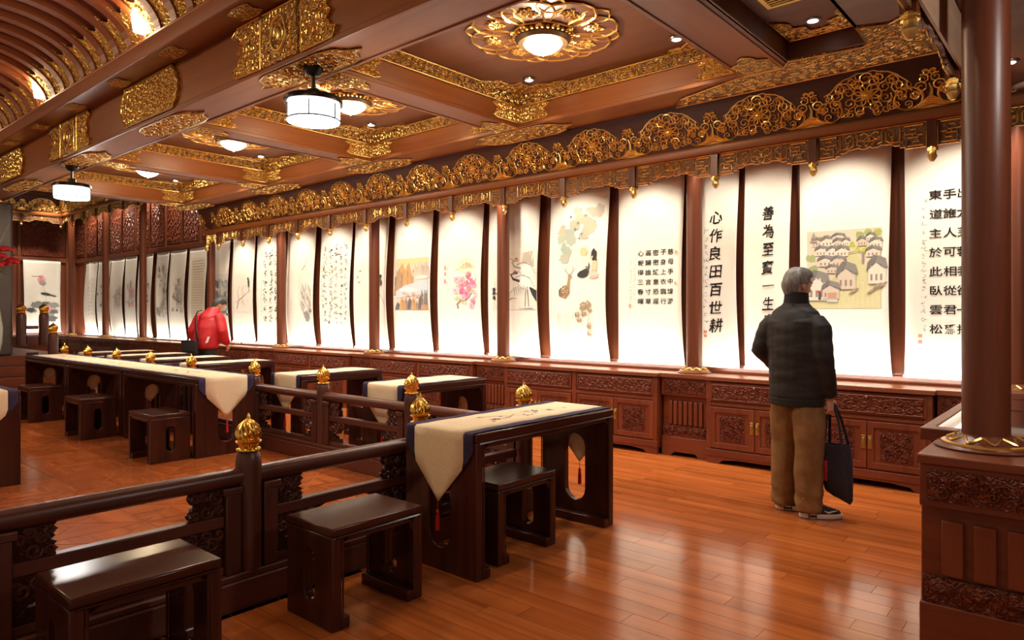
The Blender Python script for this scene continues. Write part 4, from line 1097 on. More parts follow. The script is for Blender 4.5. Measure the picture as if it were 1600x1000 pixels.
def p_mountain(i):
    r = i.r
    i.rect(-.36, .36, .59, 1.34, (.70, .64, .55)); i.rect(-.36, .36, 1.24, 1.34, (.80, .62, .36))
    for cx, cz, w, h_, c in ((-.25, 1.06, .16, .22, (.62, .38, .18)), (-.12, 1.04, .14, .24, (.58, .36, .18)), (-.31, 1.0, .1, .2, (.45, .32, .2)), (.16, 1.18, .2, .10, (.66, .56, .46)), (.3, 1.16, .14, .12, (.56, .48, .42))):
        i.poly([(cx - w, cz - h_), (cx - w * .6, cz + h_ * .3), (cx - w * .2, cz + h_ * .8), (cx + w * .1, cz + h_), (cx + w * .5, cz + h_ * .4), (cx + w, cz - h_)], c)
        for _ in range(7): x = cx + r.uniform(-.8, .8) * w; i.stroke([(x, cz + h_ * r.uniform(.0, .6)), (x + r.uniform(-.02, .02), cz - h_ * r.uniform(.2, .9))], .012, mixc(c, (.12, .12, .13), .6), .003)
    i.poly([(-.36, .86), (-.2, .94), (.0, .98), (.36, 1.02), (.36, .82), (-.36, .76)], (.56, .63, .70)); i.blob(.2, 1.06, .16, .03, (.74, .70, .66), .2); i.blob(-.1, .88, .2, .03, (.74, .76, .78), .2)
    for k in range(9):
        x = -.32 + k * .08; h_ = r.uniform(.10, .24); c = ((.16, .17, .19), (.60, .36, .18), (.48, .32, .2))[k % 3]
        i.poly([(x - .06, .59), (x - .035, .59 + h_ * .7), (x, .59 + h_), (x + .03, .59 + h_ * .75), (x + .06, .59)], c)
        for _ in range(4): q = x + r.uniform(-.03, .03); i.stroke([(q, .59 + h_ * .7), (q + r.uniform(-.015, .015), .6)], .010, mixc(c, (.1, .1, .11), .6), .003)
    for x, z in ((-.20, .83), (-.12, .80), (.0, .82), (.08, .79)): i.blob(x, z, .04, .02, (.74, .42, .34), .3)
    for x in (.2, .28, .33): i.stroke([(x, .66), (x, .87)], .05, (.18, .19, .22), .012)
def p_birds(i):
    for x, z in ((-.28, 1.20), (-.33, 1.10), (-.3, 1.02)): i.blob(x, z, .03, .016, (.55, .42, .30), .4); i.stroke([(x, z), (x + .05, z + .03)], .006, (.3, .25, .2))
    i.blob(.22, 1.02, .06, .07, (.12, .11, .11), .3); i.blob(.23, 1.10, .035, .03, (.05, .05, .05), .2); i.stroke([(.22, .98), (.16, .86)], .03, (.2, .2, .2)); i.stroke([(.26, .95), (.25, .85)], .008, (.3, .3, .3))
    for k in range(7): i.stroke([(.15 + .03 * k, .9 - .03 * k), (.2 + .03 * k, .82 - .03 * k)], .008, (.42, .38, .33), .002)
    i.scribcol(-.15, .95, .03, .05, 5, (.55, .3, .25), 3); i.stroke([(.15, .76), (.2, .70)], .02, (.3, .3, .3))
def p_cursive(i):
    for k in range(5): i.scribcol(.25 - .14 * k, 1.60 - .03 * (k % 2), .10, .118, 11, (.03, .03, .03), 5)
    i.scribcol(-.37, 1.3, .05, .06, 10, (.12, .12, .12), 4)
def p_reed(i):
    r = i.r
    i.stroke([(.0, 1.28), (.06, 1.34), (.10, 1.36), (.14, 1.43), (.2, 1.45)], .012, (.08, .08, .08)); i.stroke([(.1, 1.36), (.08, 1.27)], .008, (.1, .1, .1)); i.stroke([(.12, 1.41), (.08, 1.44)], .006, (.1, .1, .1))
    for _ in range(60):
        x, z = r.uniform(.0, .33), r.uniform(.42, .95); i.stroke([(x, z), (x - .04 + r.uniform(-.03, .03), z + .07), (x - .07 + r.uniform(-.04, .04), z + .13)], r.uniform(.006, .02), mixc((.16, .16, .16), PAP, r.uniform(0, .6)), .002)
    for k in range(5): i.blob(.2 + r.uniform(-.08, .12), .42 + .04 * k, .08, .03, (.3, .3, .3), .5)
    i.scribcol(-.3, .75, .03, .04, 6, (.3, .28, .26), 4)
def p_black(i):
    for k in range(3): i.scribcol(.18 - .19 * k + .06, 1.60, .13, .167, 8, (.02, .02, .02), 7)
    i.scribcol(-.25, 1.3, .04, .06, 14, (.3, .28, .26), 4)
def p_perch(i):
    r = i.r
    i.rect(-.34, .34, .56, 1.28, (.84, .80, .71))
    i.blob(.18, 1.10, .05, .10, (.07, .07, .07), .25, rot=.2); i.blob(.15, 1.19, .035, .03, (.05, .05, .05), .2); i.stroke([(.18, 1.02), (.2, .92)], .03, (.1, .1, .1))
    i.stroke([(-.25, .62), (-.2, .78), (-.08, .84), (.1, .92), (.3, .98)], .022, (.2, .18, .16)); i.stroke([(-.2, .78), (-.24, .95), (-.18, 1.06)], .014, (.25, .22, .2)); i.stroke([(-.1, .84), (-.02, .72), (.02, .66)], .012, (.25, .22, .2)); i.stroke([(-.05, .85), (-.08, 1.0)], .010, (.25, .22, .2))
    for _ in range(18): i.blob(r.uniform(-.28, .2), r.uniform(.7, 1.08), .018, .014, mixc((.75, .48, .45), PAP, r.uniform(0, .6)), .3)
def p_cliff(i):
    r = i.r
    i.rect(-.30, .34, .52, 1.32, (.72, .70, .65))
    for _ in range(40):
        x, z = r.uniform(-.26, .30), r.uniform(.7, 1.22); i.blob(x, z, r.uniform(.03, .08), r.uniform(.03, .08), mixc((.22, .25, .28), (.6, .62, .62), r.random()), .4)
    for _ in range(40):
        x, z = r.uniform(-.26, .30), r.uniform(.7, 1.2); i.stroke([(x, z), (x + r.uniform(-.02, .03), z - .10)], .012, (.15, .16, .17), .002)
    i.poly([(-.28, .62), (.0, .70), (.33, .80), (.33, .64), (.05, .58)], (.76, .76, .74)); i.blob(.1, .56, .18, .03, (.28, .3, .3), .3); i.blob(.22, .85, .05, .03, (.42, .38, .28), .3)
def p_lines(i):
    i.rect(-.30, .30, .35, 1.72, (.80, .73, .58))
    for k in range(24): i.stroke([(-.26, 1.66 - .055 * k), (-.05, 1.664 - .055 * k), (.26, 1.66 - .055 * k)], .012, (.50, .44, .35), .010)
def p_wash(seed, cols, z0, z1, red=False):
    def f(i):
        r = i.r
        for _ in range(34):
            x, z = r.gauss(0, .12), r.uniform(z0, z1); i.blob(x, z, r.uniform(.02, .07), r.uniform(.02, .06), mixc(r.choice(cols), PAP, r.uniform(0, .6)), .45)
        for _ in range(22):
            x, z = r.gauss(0, .14), r.uniform(z0, z1); i.stroke([(x, z), (x + r.uniform(-.06, .06), z + r.uniform(-.08, .08))], .012, r.choice(cols), .002)
        if red: i.rect(.24, .27, z0, z0 + .03, (.7, .3, .25), 1)
    return f
def p_bold(i): 
    i.scribble(.0, 1.25, .30, (.02, .02, .02), 5); i.scribble(.0, .95, .28, (.02, .02, .02), 5)
def p_grid(i):
    for k in range(4): i.scribcol(.2 - .13 * k, 1.45, .085, .10, 10, (.22, .21, .2), 5)
def p_lotus(i):
    r = i.r
    for x, z, a, c in ((.22, .35, .12, (.09, .10, .10)), (.08, .72, .16, (.16, .17, .17)), (-.14, .72, .13, (.2, .21, .2)), (.24, .70, .13, (.22, .23, .22)), (.14, .50, .15, (.25, .26, .25)), (.28, .55, .1, (.14, .15, .15)), (-.26, .58, .1, (.07, .08, .08))):
        for _ in range(3): i.blob(x + r.uniform(-.03, .03), z + r.uniform(-.02, .02), a, a * .55, mixc(c, (.5, .5, .48), r.uniform(0, .5)), .3, 14)
    i.blob(.1, 1.02, .14, .035, (.06, .07, .07), .25, 14, -.2); i.blob(.26, .98, .08, .02, (.12, .12, .12), .3, 10, -.2)
    for cx, cz, n_ in ((-.02, 1.42, 6), (.12, .62, 9)):
        for k in range(n_): a = k * 2 * pi / n_; i.blob(cx + .05 * cos(a), cz + .06 * sin(a), .05, .035, mixc((.80, .22, .30), (.86, .62, .62), r.random()), .25, 10, a)
    i.stroke([(-.02, 1.35), (.08, 1.05), (.1, .6)], .008, (.25, .28, .22)); i.stroke([(-.25, 1.5), (-.05, 1.5), (.02, 1.55)], .012, (.2, .2, .2))
    i.blob(.0, 1.32, .07, .05, (.35, .36, .33), .4); i.scribcol(-.33, 1.3, .02, .03, 16, (.5, .46, .4), 3)

def make_scroll(x0, x1, z0, z1, paint, label, y=6.70, seed=1, cup=.06, xc=None, rz=0, loc=None):
    w = x1 - x0; h = z1 - z0
    t = thing('hanging_scroll', loc or ((x0 + x1) / 2, y, z0), rz, label, 'scroll', 'hanging scrolls along the wall')
    rr = random.Random(seed); pk = rr.uniform(.34, .5); cup = cup * rr.uniform(.6, 1.2)
    def warp(x, z, off):
        v = max(0, min(1, z / h)); s = sin(pi * v ** (math.log(.5) / math.log(pk))) ** 1.3
        u = 2 * x / w
        return (x * (1 - .045 * s * abs(u)), -.004 - cup * s * u * u - off, z)
    b = B(); nx, nz = 12, 20
    g = [[warp(-w / 2 + w * i / nx, h * j / nz, 0) for i in range(nx + 1)] for j in range(nz + 1)]
    b.add([p for r_ in g for p in r_], [(j * (nx + 1) + i, j * (nx + 1) + i + 1, (j + 1) * (nx + 1) + i + 1, (j + 1) * (nx + 1) + i) for j in range(nz) for i in range(nx)])
    pa = b.obj('paper', PAPER, t, 180)
    so = pa.modifiers.new('thickness', 'SOLIDIFY'); so.thickness = .0012; so.offset = -1
    ink = Ink(seed); paint(ink)
    if ink.v:
        vs_, fs_, cs_ = list(ink.v), [], list(ink.c)
        st = [t_ for f in ink.f for t_ in ([tuple(f)] if len(f) == 3 else [(f[0], f[q], f[q + 1]) for q in range(1, len(f) - 1)])]
        while st:                        # keep large shapes close to the curved sheet
            f = st.pop()
            d = [hypot(vs_[f[q]][0] - vs_[f[(q + 1) % 3]][0], .35 * (vs_[f[q]][1] - vs_[f[(q + 1) % 3]][1])) for q in range(3)]
            m_ = max(d)
            if m_ < .06: fs_.append(f); continue
            q = d.index(m_); a_, b2, c_ = f[q], f[(q + 1) % 3], f[(q + 2) % 3]
            vs_.append(tuple((u_ + w_) / 2 for u_, w_ in zip(vs_[a_], vs_[b2]))); cs_.append(cs_[a_]); n_ = len(vs_) - 1
            st += [(a_, n_, c_), (n_, b2, c_)]
        ink.v, ink.f, ink.c = vs_, fs_, cs_
        me = bpy.data.meshes.new('brushwork'); K = max(1, ink.k)
        cl = lambda x: max(-w / 2 + .002, min(w / 2 - .002, x))
        me.from_pydata([warp(cl(a), c, .0036 + .009 * k / K) for a, c, k in ink.v], [], ink.f)
        ca = me.color_attributes.new('Col', 'FLOAT_COLOR', 'POINT')
        for d, c in zip(ca.data, ink.c): d.color = (*c, 1)
        me.materials.append(INKM)
        tag(link(bpy.data.objects.new('brushwork', me), t), kind='stuff')
    B().tube([(-w / 2 - .004, -.008, .0), (w / 2 + .004, -.008, 0)], .016, 8).obj('roller', PAPER, t)
    for sg in (-1, 1): B().tube([(sg * (w / 2 + .003), -.008, 0), (sg * (w / 2 + .016), -.008, 0)], .013, 8).obj('roller_knob', ROD, t)
    B().tube([(-w / 2, -.004, h), (w / 2, -.004, h)], .010, 6).obj('top_rod', ROD, t)
    return t
K = 6.70 / 6.90
grey = [(.25, .26, .26), (.4, .4, .38), (.15, .15, .15)]
SCR = [(-1.36, -.46, p_right, 'scroll of bold black clerical characters partly hidden by the stout column'),
 (-2.26, -1.46, p_village, 'scroll painted with a grey roofed canal village'),
 (-2.80, -2.33, p_shan, 'narrow scroll of one running script line beginning with a goodness character'),
 (-3.27, -2.86, p_xin, 'narrow scroll of one running script line beginning with a heart character'),
 (-4.30, -3.47, p_poem, 'scroll of a small poem written in six rows by five columns'),
 (-5.29, -4.42, p_deer, 'scroll painted with a stag, rocks and two seated figures under leaves'),
 (-6.34, -5.46, p_crane, 'scroll painted with black and white cranes'),
 (-7.33, -6.44, p_pink, 'scroll painted with pink blossoms and a gilded gate'),
 (-8.31, -7.45, p_mountain, 'scroll painted with orange peaks above a blue sea of cloud'),
 (-9.31, -8.45, p_birds, 'pale scroll painted with a small dark bird'),
 (-10.27, -9.38, p_cursive, 'scroll filled with wild cursive writing'),
 (-11.33, -10.43, p_reed, 'scroll painted with a bare twig over grey reeds'),
 (-12.41, -11.56, p_black, 'scroll of large black characters beside the reeds scroll'),
 (-13.34, -12.48, p_perch, 'scroll painted with a black bird on a thin branch'),
 (-14.20, -13.46, p_cliff, 'scroll painted with a grey cliff beside the man in red'),
 (-15.29, -14.45, p_lines, 'tan scroll of fine horizontal text lines behind the man in red'),
 (-16.26, -15.43, p_wash(1, grey, .6, 1.3, True), 'alcove scroll with a grey rock painting'),
 (-16.99, -16.33, p_wash(2, [(.3, .36, .36), (.5, .55, .52), (.2, .22, .22)], .5, 1.7), 'alcove scroll with a tall blue grey landscape'),
 (-18.03, -17.21, p_bold, 'alcove scroll with two huge black brush characters'),
 (-18.87, -18.16, p_wash(3, [(.8, .3, .35), (.5, .5, .5), (.85, .5, .5)], .75, 1.35), 'alcove scroll with a red flower'),
 (-19.81, -18.93, p_wash(4, [(.5, .5, .47), (.6, .58, .52)], .7, 1.2), 'alcove scroll with a faint misty landscape'),
 (-20.73, -19.86, p_wash(5, [(.2, .3, .22), (.3, .4, .3), (.1, .15, .12)], .5, 1.4), 'alcove scroll with dark green ink bamboo'),
 (-21.70, -20.79, p_grid, 'alcove scroll of small grey writing at the inner corner')]
for k, (a, b_, fn, lb) in enumerate(SCR):
    top, bot = (2.90, .885) if k < 15 else (2.80, .855)
    make_scroll(a * K, b_ * K, bot, top, fn, lb, seed=k + 3)
make_scroll(-.44, .44, .92, 2.86, p_lotus, 'scroll painted with pink lotus and dark leaves on the end wall', seed=50, rz=pi / 2, loc=(-21.93, 5.90, .92), cup=.03)
make_scroll(-.44, .44, .92, 2.86, p_wash(6, grey, .6, 1.3), 'ink scroll on the end wall partly hidden by the red flowers', seed=51, rz=pi / 2, loc=(-21.93, 4.72, .92), cup=.03)
# spotlights in the soffit behind the cornice, washing each scroll
for k, (a, b_, fn, lb) in enumerate(SCR[:14]):
    x = (a + b_) / 2 * K
    x = max(x, -12.55)
    downlight(x, 6.16, 3.01, 'soffit spotlight above the ' + ' '.join(lb.split(' partly')[0].split()[:12]), 'soffit spotlights behind the cornice', P_SCROLL * (.55 if b_ - a < .5 else 1), 2.1, (x, 6.72, 1.15), NEUT)
for k, x in enumerate((-13.6, -15.3, -17.0, -18.7, -20.4)):
    downlight(x, 6.42, 4.62, '%s spotlight from the opening in the high alcove ceiling' % WGOOD[k], 'alcove ceiling spotlights', P_ALCOVE, 2.2, (x, 6.72, 2.3), NEUT)
for k, y_ in enumerate((5.9, 4.7)):
    downlight(-20.9, y_, 4.62, ('spotlight in the alcove ceiling before the pink lotus scroll', 'spotlight in the alcove ceiling before the ink scroll on the end wall')[k], 'alcove ceiling spotlights', P_ALCOVE, 1.5, (-21.9, y_, 1.4), NEUT)

# light strips lying behind a low lip at the back of the counter, under the scrolls
LSTRIP = plain('lit_led_strip', (1, 1, 1), emit=(1, .95, .86), es=6)
SPAN = [(-.72, -3.02), (-3.30, -5.60), (-5.87, -8.17), (-8.45, -10.75), (-11.02, -13.32), (-13.6, -16.6), (-16.9, -18.9), (-19.2, -21.7)]
SN = ['under the canal village scroll', 'under the deer scroll', 'under the pink blossom scroll', 'under the cursive scroll', 'under the perched bird scroll', 'behind the person in red', 'under the two huge characters', 'at the inner corner of the alcove']
for (a, b_), nm in zip(SPAN, SN):
    w_ = a - b_; t = thing('light_strip', ((a + b_) / 2, 6.60, CT), 0, 'slim light strip lying on the counter ' + nm, 'light strip', 'light strips under the scrolls')
    B().box(-w_ / 2, w_ / 2, -.030, -.018, 0, .022).obj('lip', CB_[0], t)
    B().box(-w_ / 2, w_ / 2, -.015, .012, 0, .007).obj('diffuser', LSTRIP, t)
    l = light('AREA', 'strip_light', (0, -.004, .016), P_STRIP * w_, (1, .93, .80), w_, t, rot=(pi, 0, 0)); l.data.shape = 'RECTANGLE'; l.data.size_y = .02; l.rotation_euler = (pi - .25, 0, 0)
t = thing('light_strip', (-21.80, 5.2, CT), pi / 2, 'slim light strip along the end wall under the lotus scroll', 'light strip', 'light strips under the scrolls')
B().box(-1.3, 1.3, -.030, -.018, 0, .022).obj('lip', CB_[0], t); B().box(-1.3, 1.3, -.015, .012, 0, .007).obj('diffuser', LSTRIP, t)
l = light('AREA', 'strip_light', (0, -.004, .016), P_STRIP * 2.6, (1, .93, .80), 2.6, t); l.data.shape = 'RECTANGLE'; l.data.size_y = .02; l.rotation_euler = (pi - .25, 0, 0)
t = thing('end_counter', (-21.95, 0, 0), 0, 'low rosewood counter along the alcove end wall', 'counter')
B().box(.05, .5, 2.5, 6.15, .0, CT - .04).obj('body', CB_[1], t, bevel=.006); B().box(.03, .54, 2.5, 6.15, CT - .04, CT).obj('top', CB_[1], t, bevel=.006)
# ================================================================== DESKS, RUNNERS, STOOLS
def slab_frame(name, L, Wd, H, th, hole, foot, label, cat, loc, rz=0, group=None):
    "a bench form: top slab, two slab ends with a pill shaped opening and foot bars; local x across, y along"
    t = thing(name, loc, rz, label, cat, group)
    tp = B().box(-Wd / 2, Wd / 2, -L / 2, L / 2, H - th, H).obj('top', DW[1], t, bevel=.008)
    for sx in (-1, 1):
        mo = B(); x = sx * Wd / 2
        mo.tube([(x + sx * .001, -L / 2 + .02, H - th - .004), (x + sx * .001, L / 2 - .02, H - th - .004)], .006, 4)
        for sy in (-1, 1): mo.tube([(x + sx * .001, sy * (L / 2 - .055), .03), (x + sx * .001, sy * (L / 2 - .055), H - th - .006)], .006, 4)
        mo.obj('edge_bead', DW[1], t)
    for sy in (-1, 1):
        y0, y1 = sorted((sy * L / 2, sy * (L / 2 - .05)))
        rail_ = [(-Wd / 2, 0), (Wd / 2, 0), (Wd / 2, H - th), (-Wd / 2, H - th)]
        pl = B().prism(rail_, y0, y1, XZ, holes=[pill(0, hole[2], hole[0], hole[1])]).obj('end_panel', DW[2], t, bevel=.006)
        y2, y3 = sorted((sy * (L / 2 - .05), sy * (L / 2 - .05 - foot)))
        B().box(-Wd / 2, Wd / 2, y2, y3, 0, .055).obj('foot_bar', DW[0], t, bevel=.005)
        for sx in (-1, 1):
            xx = sorted((sx * Wd / 2, sx * (Wd / 2 - .03)))
            P = [(sy * (L / 2 - .05), H - th), (sy * (L / 2 - .05), H - th - .075), (sy * (L / 2 - .062), H - th - .035), (sy * (L / 2 - .085), H - th - .014), (sy * (L / 2 - .13), H - th)]
            B().prism(P, xx[0], xx[1], YZ).obj('corner_bracket', DW[2], t)
    for sx in (-1, 1):
        xx = sorted((sx * Wd / 2, sx * (Wd / 2 - .03))); B().box(xx[0], xx[1], -L / 2 + .05, L / 2 - .05, H - th - .03, H - th).obj('apron', DW[1], t, bevel=.004)
    return t
def runner(L, Wd, H, label, loc, rz=0, flowers=True, drop=.40, group='linen table runners'):
    "cream runner with navy edges, pointed ends hanging over both desk ends, tassels"
    t = thing('table_runner', loc, rz, label, 'table runner', group)
    ww, bw = Wd * .93, .07; th = .004; hl = L / 2 + .006
    def strip(xs, tipmode, off):
        rows = []; m = 9
        for sy in (-1,):
            pass
        prof = []
        for k in range(9): prof.append((-hl, -drop + drop * k / 8))
        prof[-1] = (-hl, -.012)
        prof.append((-hl + .012, .0)); 
        for k in range(1, 16): prof.append((-hl + .012 + (2 * hl - .024) * k / 16, 0))
        prof.append((hl - .012, 0))
        prof += [(a * -1, b) for a, b in prof[:9][::-1]]
        return prof
    def half_at(z):                      # half width of the whole cloth at drop z (negative)
        if z > -.115: return ww / 2
        return max(.002, ww / 2 * (1 - (-z - .115) / (drop - .115)))
    prof = strip(None, None, 0)
    def build(lo, hi, off):
        b = B(); rows = []
        for y_, z_ in prof:
            hw = half_at(z_)
            a, c = max(-hw, min(hw, lo)), max(-hw, min(hw, hi))
            wv = .0015 * sin(23 * y_ + 3 * lo)
            yo = y_ + (off if y_ > 0 else -off) * (1 if z_ < -.005 else 0)
            zo = z_ + off + (wv if z_ > -.005 else 0)
            rows.append([(a + (c - a) * k / 4, yo, H + zo + .002) for k in range(5)])
        vs = [p for r_ in rows for p in r_]
        fs = [(j * 5 + i, j * 5 + i + 1, j * 5 + i + 6, j * 5 + i + 5) for j in range(len(rows) - 1) for i in range(4)]
        b.add(vs, fs); return b
    def cloth(b, name, mat):
        me = bpy.data.meshes.new(name); me.from_pydata(b.v, [], b.f); me.validate(); me.shade_smooth(); me.materials.append(mat)
        bm = bmesh.new(); bm.from_mesh(me); bmesh.ops.remove_doubles(bm, verts=bm.verts, dist=1e-5); bm.to_mesh(me); bm.free()
        o = link(bpy.data.objects.new(name, me), t); so = o.modifiers.new('thickness', 'SOLIDIFY'); so.thickness = .003; so.offset = 1; return o
    cl = cloth(build(-ww / 2 + bw, ww / 2 - bw, .001), 'linen_cloth', CREAM)
    cloth(build(-ww / 2, -ww / 2 + bw, .001), 'navy_border', NAVY); cloth(build(ww / 2 - bw, ww / 2, .001), 'navy_border', NAVY)
    if flowers:
        i = Ink(5); r = i.r
        for s_ in (((-.10, -.25), (-.02, -.10), (.06, .05)), ((.02, -.28), (.04, -.12), (-.04, .02)), ((-.06, .1), (.0, .16), (-.03, .24))):
            i.stroke(s_, .008, (.16, .12, .16)); 
            for _ in range(5): q = r.choice(s_); i.blob(q[0] + r.uniform(-.06, .06), q[1] + r.uniform(-.06, .06), .016, .007, (.18, .15, .20), .3, 8, r.uniform(0, 3))
        i.blob(.02, .30, .022, .013, (.25, .2, .22), .3); i.blob(.045, .31, .012, .010, (.72, .45, .10), .2); i.blob(.03, .45, .018, .008, (.28, .25, .27), .3)
        me = bpy.data.meshes.new('printed_branch'); me.from_pydata([(a, b_, H + .0075 + .00003 * k) for a, b_, k in i.v], [], i.f)
        ca = me.color_attributes.new('Col', 'FLOAT_COLOR', 'POINT')
        for d, c in zip(ca.data, i.c): d.color = (*c, 1)
        me.materials.append(INKM); link(bpy.data.objects.new('printed_branch', me), t)
    for sy in (-1, 1):
        y_ = sy * (hl + .006)
        ts = B().tube([(0, y_, H - drop), (0, y_, H - drop - .05)], .0025, 5)
        ts.lathe([(.004, -.155), (.013, -.155), (.012, -.09), (.008, -.065), (.011, -.055), (.006, -.042)], 8, (0, y_, H - drop))
        ts.obj('tassel', REDT, t)
    return t
DH = .78
DL, DWD = 1.33, .57
HOLE = (.17, .46, .36)
d0 = slab_frame('desk', DL, DWD, DH, .05, HOLE, .0 + .06, 'dark wooden desk with a blossom printed runner beside two stools', 'desk', (-2.80, 3.30, 0), 0, 'dark wooden study desks')
r0 = runner(DL, DWD, DH, 'cream runner printed with a blossom branch on the desk beside the aisle', (-2.80, 3.30, 0))
LD = ['first desk of the long row, its pointed runner end facing the railing post', 'middle desk of the long three desk row', 'last desk of the long row, beside the stage steps']
# long row of desks set end to end along the hall, each with its own runner
for k in range(3):
    loc = (-6.72 - .92 - 1.88 * k, 3.40, 0)
    if k == 0:
        dd0 = slab_frame('desk', 1.83, .62, DH, .05, HOLE, .06, LD[k], 'desk', loc, pi / 2, 'dark wooden study desks')
        rr0 = runner(1.83, .62, DH, 'cream runner on the ' + LD[k].split(',')[0], loc, pi / 2, True)
    else:
        copy_tree(dd0, None, loc, pi / 2, LD[k]); copy_tree(rr0, None, loc, pi / 2, 'cream runner on the ' + LD[k].split(',')[0])
copy_tree(dd0, None, (-6.84 - .92, 1.38, 0), pi / 2, 'desk with navy edged runner standing alone in front of the long row')
copy_tree(rr0, None, (-6.84 - .92, 1.38, 0), pi / 2, 'cream runner on the desk standing alone in front of the long row')
# desks beyond the railing
BG = [(-5.22, 'desk with runner beyond the railing, closest to the railing corner'), (-6.82, 'desk with runner beyond the railing, second from the railing corner'), (-9.10, 'desk with runner beyond the railing, third from the railing corner'), (-10.35, 'desk with runner beyond the railing, in front of the man in red'), (-11.6, 'desk with runner beyond the railing, second last toward the alcove'), (-12.85, 'desk with runner beyond the railing, last toward the alcove')]
RB = None
for k, (xl, lb) in enumerate(BG):
    loc = (xl + .30, 4.46, 0)
    if k == 0:
        db = slab_frame('desk', 1.04, .60, DH, .05, HOLE, .06, lb, 'desk', loc, 0, 'dark wooden study desks'); rbk = runner(1.04, .60, DH, lb.replace('desk with runner', 'cream runner on the desk'), loc, 0, False)
    else:
        copy_tree(db, None, loc, 0, lb); copy_tree(rbk, None, loc, 0, lb.replace('desk with runner', 'cream runner on the desk'))
# stools
s0 = slab_frame('stool', .53, .37, .46, .04, (.085, .24, .22), .045, 'glossy dark stool pushed against the near railing, between the other two aisle stools', 'stool', (-2.785, 2.065, 0), 0, 'dark wooden stools')
copy_tree(s0, None, (-2.82, 1.05, 0), 0, 'dark stool with a bright reflection on its worn brown seat')
copy_tree(s0, None, (-2.76, 3.14, 0), 0, 'dark stool tucked under the desk with the blossom runner')
STL = ['stool under the first desk of the long row', 'stool under the middle desk of the long row', 'stool under the last desk of the long row']
for k in range(3): copy_tree(s0, None, (-7.05 - 1.88 * k, 2.88, 0), pi / 2, 'small dark ' + STL[k])
for k in range(2): copy_tree(s0, None, (-4.22 - 1.6 * k, 4.62, 0), 0, ('dark stool beside the desk closest to the railing corner', 'dark stool beside the second desk beyond the railing')[k])

# ================================================================== RAILINGS
fin = B()
prof = []
for k in range(15):
    t_ = k / 14; z = .052 + .105 * t_
    prof.append((.066 * (sin(pi * (.22 + .70 * t_)) ** .75) * (1 - .25 * t_ ** 3) if k < 14 else .012, z))
fin.lathe(prof + [(.008, .175), (.001, .19)], 96, lobes=16, amp=.20, twist=9)
FINBULB = fin.mesh('finial_bulb', 60); FINBULB.materials.append(BRIGHTGOLD)
fb = B().lathe([(.048, 0), (.056, .006), (.054, .014), (.046, .018), (.050, .036), (.062, .044), (.064, .050), (.052, .054)], 28, lobes=20, amp=.05)
for k in range(18): a = 2 * pi * k / 18; fb.ball((.053 * cos(a), .053 * sin(a), .008), .007, 6, 4)
FINBASE = fb.mesh('finial_base', 60); FINBASE.materials.append(BRIGHTGOLD)
RAILM = wood('railing_wood', (.060, .017, .012), (.115, .034, .020), .36, 2, 7, .07, .05)
RAILMX = wood('railing_wood_x', (.075, .022, .015), (.135, .042, .026), .33, 0, 7, .07, .05)
po_ = B().lathe([(.062, .17), (.062, .66), (.060, .70), (.052, .73), (.042, .745), (.001, .748)], 24); POSTM = po_.mesh('post', 50); POSTM.materials.append(RAILM)
def wavy(w, h, sx, sz, seed):
    "carved bracket outline filling a corner: origin at the corner, spreads sx along and sz vertically"
    P = [(0, 0), (w, 0)]; n = 6; rr = random.Random(seed)
    for k in range(1, n):
        t_ = k / n; P.append((w * (1 - t_) ** .8 + .012 * (-1) ** k, h * t_ + .006 * (-1) ** k))
    P += [(0.02, h), (0, h)]
    return [(a * sx, b * sz) for a, b in P]
def strip_edge(w, h):
    P = [(0, 0)]; n = 10
    for k in range(n + 1): P.append((w + .010 * (-1) ** k * (.5 + .5 * (k % 3)), h * k / n))
    P.append((0, h)); return P
